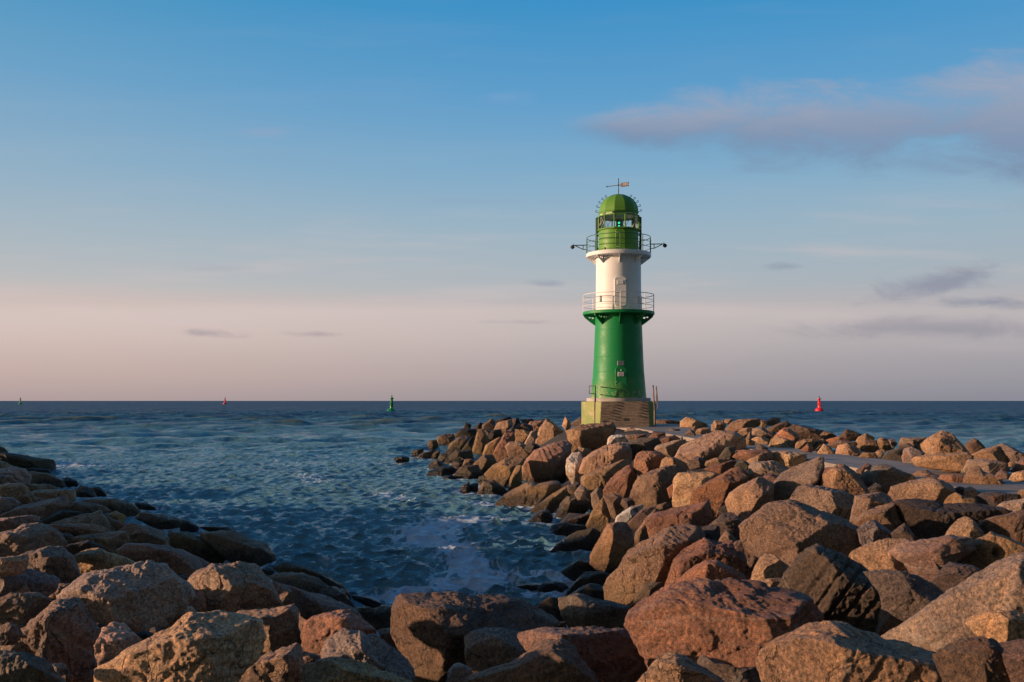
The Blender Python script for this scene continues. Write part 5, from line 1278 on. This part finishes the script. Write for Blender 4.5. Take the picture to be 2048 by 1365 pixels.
# upper gallery
mb = MB(); ro = 64.5 * PX; ri = 38 * PX
mb.lathe([(ri, Hh(516)), (ro - 0.02, Hh(515.5)), (ro, Hh(514.8)), (ro, Hh(508.5)), (ro - 0.03, Hh(507.6)), (ri, Hh(507.2))], 96, False)
g2 = mb.build('upper_gallery', M['white'], lh)
for i in range(8):
    a = A0 + R(45 * i)
    outl = [(44 * PX, Hh(516)), (62.5 * PX, Hh(516)), (62.5 * PX, Hh(517.5)), (45 * PX, Hh(530.5)), (44 * PX, Hh(530.5))]
    bracket(g2, M['white'], a, outl, [(49 * PX, Hh(519), 0.055), (53.5 * PX, Hh(518.6), 0.045)])
railing(g2, M['green_rail'], 63.3 * PX, Hh(507.3), 0.92, 8, [(1.0, 0.022), (0.66, 0.014), (0.33, 0.014)], A0)
# lantern storey
mb = MB(); mb.lathe([(39.6 * PX, Hh(508)), (39.5 * PX, Hh(490)), (39.4 * PX, Hh(464)), (38.9 * PX, Hh(462.5))], 96, True, cap=True)
lb = mb.build('lantern_base', M['green_dome'], lh)
d3 = plate(MB(), R(5.0), 38.9 * PX, Hh(486), 18.5 * PX, 43 * PX, 0.06, 0.15).build('door', M['green_dome'], lb)
mb = MB()
for yy in (471.5, 499.5): plate(mb, R(5.0) - 0.13, 40.8 * PX, Hh(yy), 0.14, 0.025, 0.03)
mb.build('hinge', M['white_rail'], d3)
plate(MB(), R(-42), 39.3 * PX, Hh(503), 3 * PX, 8 * PX, 0.06).build('vent_slot', M['dark'], lb)
# lantern glazing
NG = 12; OFF = R(3.6 + 15)
rg = 41.2 * PX
mb = MB(); mb.lathe([(rg - 0.01, Hh(461)), (rg - 0.01, Hh(433.5))], NG, False, OFF); gl = mb.build('lantern_window', M['glass'], lh)
mb = MB()
for i in range(NG):
    a = OFF + 2 * math.pi * i / NG
    mb.path([pol(a, rg, Hh(462)), pol(a, rg, Hh(433))], 0.036, 6)
mb.lathe([(rg - 0.04, Hh(463)), (rg + 0.06, Hh(463)), (rg + 0.07, Hh(461)), (rg + 0.03, Hh(460)), (rg - 0.04, Hh(460)), (rg - 0.04, Hh(463))], NG, False, OFF)
mb.lathe([(rg - 0.04, Hh(435.5)), (rg + 0.03, Hh(435.5)), (rg + 0.03, Hh(433)), (rg - 0.04, Hh(433)), (rg - 0.04, Hh(435.5))], NG, False, OFF)
mb.build('frame', M['green_dome'], gl)
mb = MB()
for i in range(NG):
    a = OFF + 2 * math.pi * i / NG; b = OFF + 2 * math.pi * (i + 1) / NG
    if i % 2: a, b = b, a
    mb.path([pol(a, rg * 0.90, Hh(461)), pol(b, rg * 0.90, Hh(434))], 0.014, 6)
mb.build('brace', M['white_rail'], gl)
mb = MB(); mb.lathe([(0.01, Hh(432.5)), (rg - 0.06, Hh(432.5)), (rg - 0.06, Hh(431.5)), (0.01, Hh(431.5))], 32, False); mb.build('ceiling', M['inner_grey'], gl)
lp = MB(); lp.lathe([(0.02, Hh(462)), (0.20, Hh(462)), (0.20, Hh(456.5)), (0.10, Hh(456)), (0.10, Hh(438)), (0.02, Hh(438))], 20, False)
lamp = lp.build('lamp', M['dark'], lh)
mb = MB(); mb.box((0.03, -0.17, Hh(447.0)), (0.10, 0.06, 0.10)); mb.box((0.03, -0.17, Hh(453.6)), (0.10, 0.06, 0.10)); mb.build('lamp_lens', M['lamp_green'], lamp)
mb = MB(); mb.box((0.03, -0.10, Hh(450.2)), (0.34, 0.10, 0.52)); mb.build('lamp_housing', M['green_dark'], lamp)
# dome
mb = MB()
mb.lathe([(39.5 * PX, Hh(434)), (39.5 * PX, Hh(427.6)), (36 * PX, Hh(427.6))], NG, False, OFF, split=True)
cl = mb.build('dome_collar', M['green_dome'], lh)
mb = MB()
for a in (R(-47), R(2)): plate(mb, a, 38.4 * PX, Hh(430.8), 0.22 if a < 0 else 0.8, 0.10, 0.05)
mb.build('vent', M['green_dark'], cl)
dp = [(38.5 * PX, Hh(428)), (40.6 * PX, Hh(427.6)), (40.6 * PX, Hh(426.2)), (40.1 * PX, Hh(425.8))]
for k in range(13):
    t_ = math.pi / 2 * k / 12
    dp.append((max(40.0 * PX * math.cos(t_), 0.012), Hh(424.5) + 35.5 * PX * math.sin(t_)))
mb = MB(); mb.lathe(dp, NG, True, OFF, split=True)
dome = mb.build('dome', M['green_dome'], lh)
for sgn in (-1, 1):
    for k, t_ in enumerate((0.02, 0.30, 0.56, 0.80, 1.02)):
        r_ = 40 * PX * math.cos(t_); z_ = Hh(425) + 35.5 * PX * math.sin(t_)
        pts_ = []
        base_r = r_ + 0.02
        for j in range(10):
            th_ = R(-50 + 220 * j / 9)
            pts_.append((sgn * (base_r + 0.10 + 0.05 * math.cos(th_)), 0, z_ + 0.07 + 0.05 * math.sin(th_)))
        pts_ = [(sgn * (r_ - 0.03), 0, z_)] + [(sgn * (base_r + 0.07), 0, z_ + 0.01)] + pts_
        mbh = MB(); mbh.path(pts_, 0.016, 6); mbh.build('hook', M['green_dark'], dome)
# weather vane with the year
wv = empty('weather_vane', (0, 0, 0)); wv.parent = lh
mb = MB(); mb.path([(0, 0, Hh(390)), (0, 0, Hh(357))], 0.026, 8); mb.lathe([(0.02, Hh(371.8)), (0.05, Hh(371.4)), (0.05, Hh(369.8)), (0.02, Hh(369.4))], 12); mb.build('pole', M['dark'], wv)
va = R(-24)
cv, sv = math.cos(va), math.sin(va)
def V(x_, z_, d_=0): return (x_ * cv - d_ * sv, x_ * sv + d_ * cv, Hh(370.6) + z_)
mb = MB(); mb.path([V(-0.74, 0), V(0.16, 0)], 0.020, 8); mb.path([V(-0.78, 0), V(-0.72, 0)], 0.04, 8); mb.build('arrow', M['brass'], wv)
fx = [(0.14, 0.06), (0.18, 0.12), (0.68, 0.12), (0.62, 0.0), (0.68, -0.12), (0.18, -0.12), (0.14, -0.06)]
mb = MB(); k = len(fx)
mb.add([V(x_, z_, -0.012) for x_, z_ in fx] + [V(x_, z_, 0.012) for x_, z_ in fx], [tuple(range(k)), tuple(reversed(range(k, 2 * k)))] + [(i, (i + 1) % k, (i + 1) % k + k, i + k) for i in range(k)])
mb.build('flag', M['brass'], wv)
fc = bpy.data.curves.new('numerals', 'FONT'); fc.body = '1985'; fc.size = 0.235; fc.align_x = 'CENTER'; fc.align_y = 'CENTER'; fc.extrude = 0.004; fc.space_character = 0.95; fc.offset = 0.004
tmp = bpy.data.objects.new('numerals_src', fc); col.objects.link(tmp)
dg = bpy.context.evaluated_depsgraph_get(); nm_ = bpy.data.meshes.new_from_object(tmp.evaluated_get(dg))
bpy.data.objects.remove(tmp)
nu = obj('numerals', nm_, M['numeral'], wv)
nu.matrix_local = Matrix.Translation(V(0.40, 0, -0.018)) @ Matrix.Rotation(va, 4, 'Z') @ Matrix.Rotation(R(90), 4, 'X')
# floodlight arms
for sgn in (-1, 1):
    S = lambda x_, y, d_=0.0: (sgn * x_ * PX, d_, Hh(y))
    mb = MB()
    mb.path([S(63, 489.5), S(90, 489.5)], 0.028, 8); mb.path([S(70.5, 489.5), S(70.5, 498)], 0.024, 8)
    mb.path([S(63, 498), S(70.5, 498)], 0.022, 8); mb.path([S(70.5, 498), S(86, 490.5)], 0.024, 8); mb.path([S(63.3, 508), S(63.3, 480)], 0.035, 8)
    mb.path([S(90, 489.5), S(90, 485.5)], 0.012, 6)
    fa = mb.build('floodlight_arm', M['green_dark'], lh)
    mb = MB()
    mb.lathe([(0.03, -0.12), (0.10, -0.10), (0.12, 0.02), (0.10, 0.08), (0.03, 0.10)], 16, cap=True)
    fl = mb.build('floodlight', M['dark'], fa); fl.location = (sgn * 92.0 * PX, 0, Hh(492.5)); fl.rotation_euler = (0, R(35) * sgn, 0)
    mb = MB()
    mb.path([S(40.5, 435.5), S(43.6, 435.5), S(43.6, 508)], 0.066, 8, smooth=False)
    for yy in (471, 497): mb.path([S(39, yy), S(44, yy)], 0.045, 8)
    mb.build('downpipe', M['green_dark'], lh)

# ------------------------------------------------------------------ buoys
def make_buoy(mat, name, label, group):
    rt = empty(name, (0, 0, 0)); tag(rt, label, 'buoy', group)
    MB().lathe([(0.3, -0.7), (1.1, -0.5), (1.5, 0.0), (1.56, 0.25), (1.50, 0.55), (1.30, 0.78), (0.95, 1.0), (0.72, 1.12), (0.5, 1.18)], 40, cap=True).build('float', mat, rt)
    mb = MB(); mb.lathe([(0.55, 1.15), (0.50, 1.3), (0.46, 2.7), (0.52, 2.8), (0.56, 3.3), (0.40, 3.4)], 24, cap=True)
    for a in range(0, 360, 90):
        mb.path([pol(R(a + 30), 0.72, 1.05), pol(R(a + 30), 0.62, 3.3)], 0.05, 6)
    mb.build('tower', mat, rt)
    mb = MB(); mb.lathe([(0.34, 3.38), (0.36, 4.1), (0.52, 4.16), (0.66, 4.52), (0.60, 4.54), (0.3, 4.4)], 20, cap=True); mb.build('lantern_cage', mat, rt)
    mb = MB(); mb.lathe([(0.10, 4.4), (0.12, 4.75), (0.17, 4.8), (0.17, 5.05), (0.10, 5.1), (0.09, 5.4), (0.02, 5.5)], 14, cap=True); mb.build('lamp', M['dark'], rt)
    for a in (-50, 70, 190):
        MB().path([pol(R(a - 8), 1.16, 0.86), pol(R(a - 8), 1.2, 1.14), pol(R(a + 8), 1.2, 1.14), pol(R(a + 8), 1.16, 0.86)], 0.05, 6).build('lifting_lug', mat, rt)
    return rt
def copy_tree(o, parent=None):
    c = o.copy(); col.objects.link(c)
    if parent is not None: c.parent = parent
    for ch in list(o.children): copy_tree(ch, c)
    return c
def place(o, px, py, s=1.0):
    q = at(px, py, EYE.z * F_PX / (py - HORIZON)); o.location = (q.x, q.y, 0.0); o.scale = (s, s, s)
GB, RB = 'green channel buoys', 'red channel buoys'
g_ = make_buoy(M['buoy_green'], 'channel_buoy', 'larger green buoy floating left of the lighthouse', GB); place(g_, 783, 825.0, 0.98); g_.rotation_euler = (R(1.5), R(1.0), R(20))
r_ = make_buoy(M['buoy_red'], 'channel_buoy', 'larger bright red buoy floating right of the lighthouse', RB); place(r_, 1639, 822.5, 0.95); r_.rotation_euler = (R(-1.0), R(-1.5), R(-20))
g2_ = copy_tree(g_); g2_['label'] = 'tiny green buoy on the horizon at the far left'; place(g2_, 41, 808.6, 1.35); g2_.rotation_euler = (0, R(-2), R(70))
r2_ = copy_tree(r_); r2_['label'] = 'tiny red buoy on the horizon left of the green buoys'; r2_['label'] = 'tiny red buoy on the horizon between the two green buoys'; place(r2_, 450, 808.6, 1.35); r2_.rotation_euler = (0, R(2), R(100))
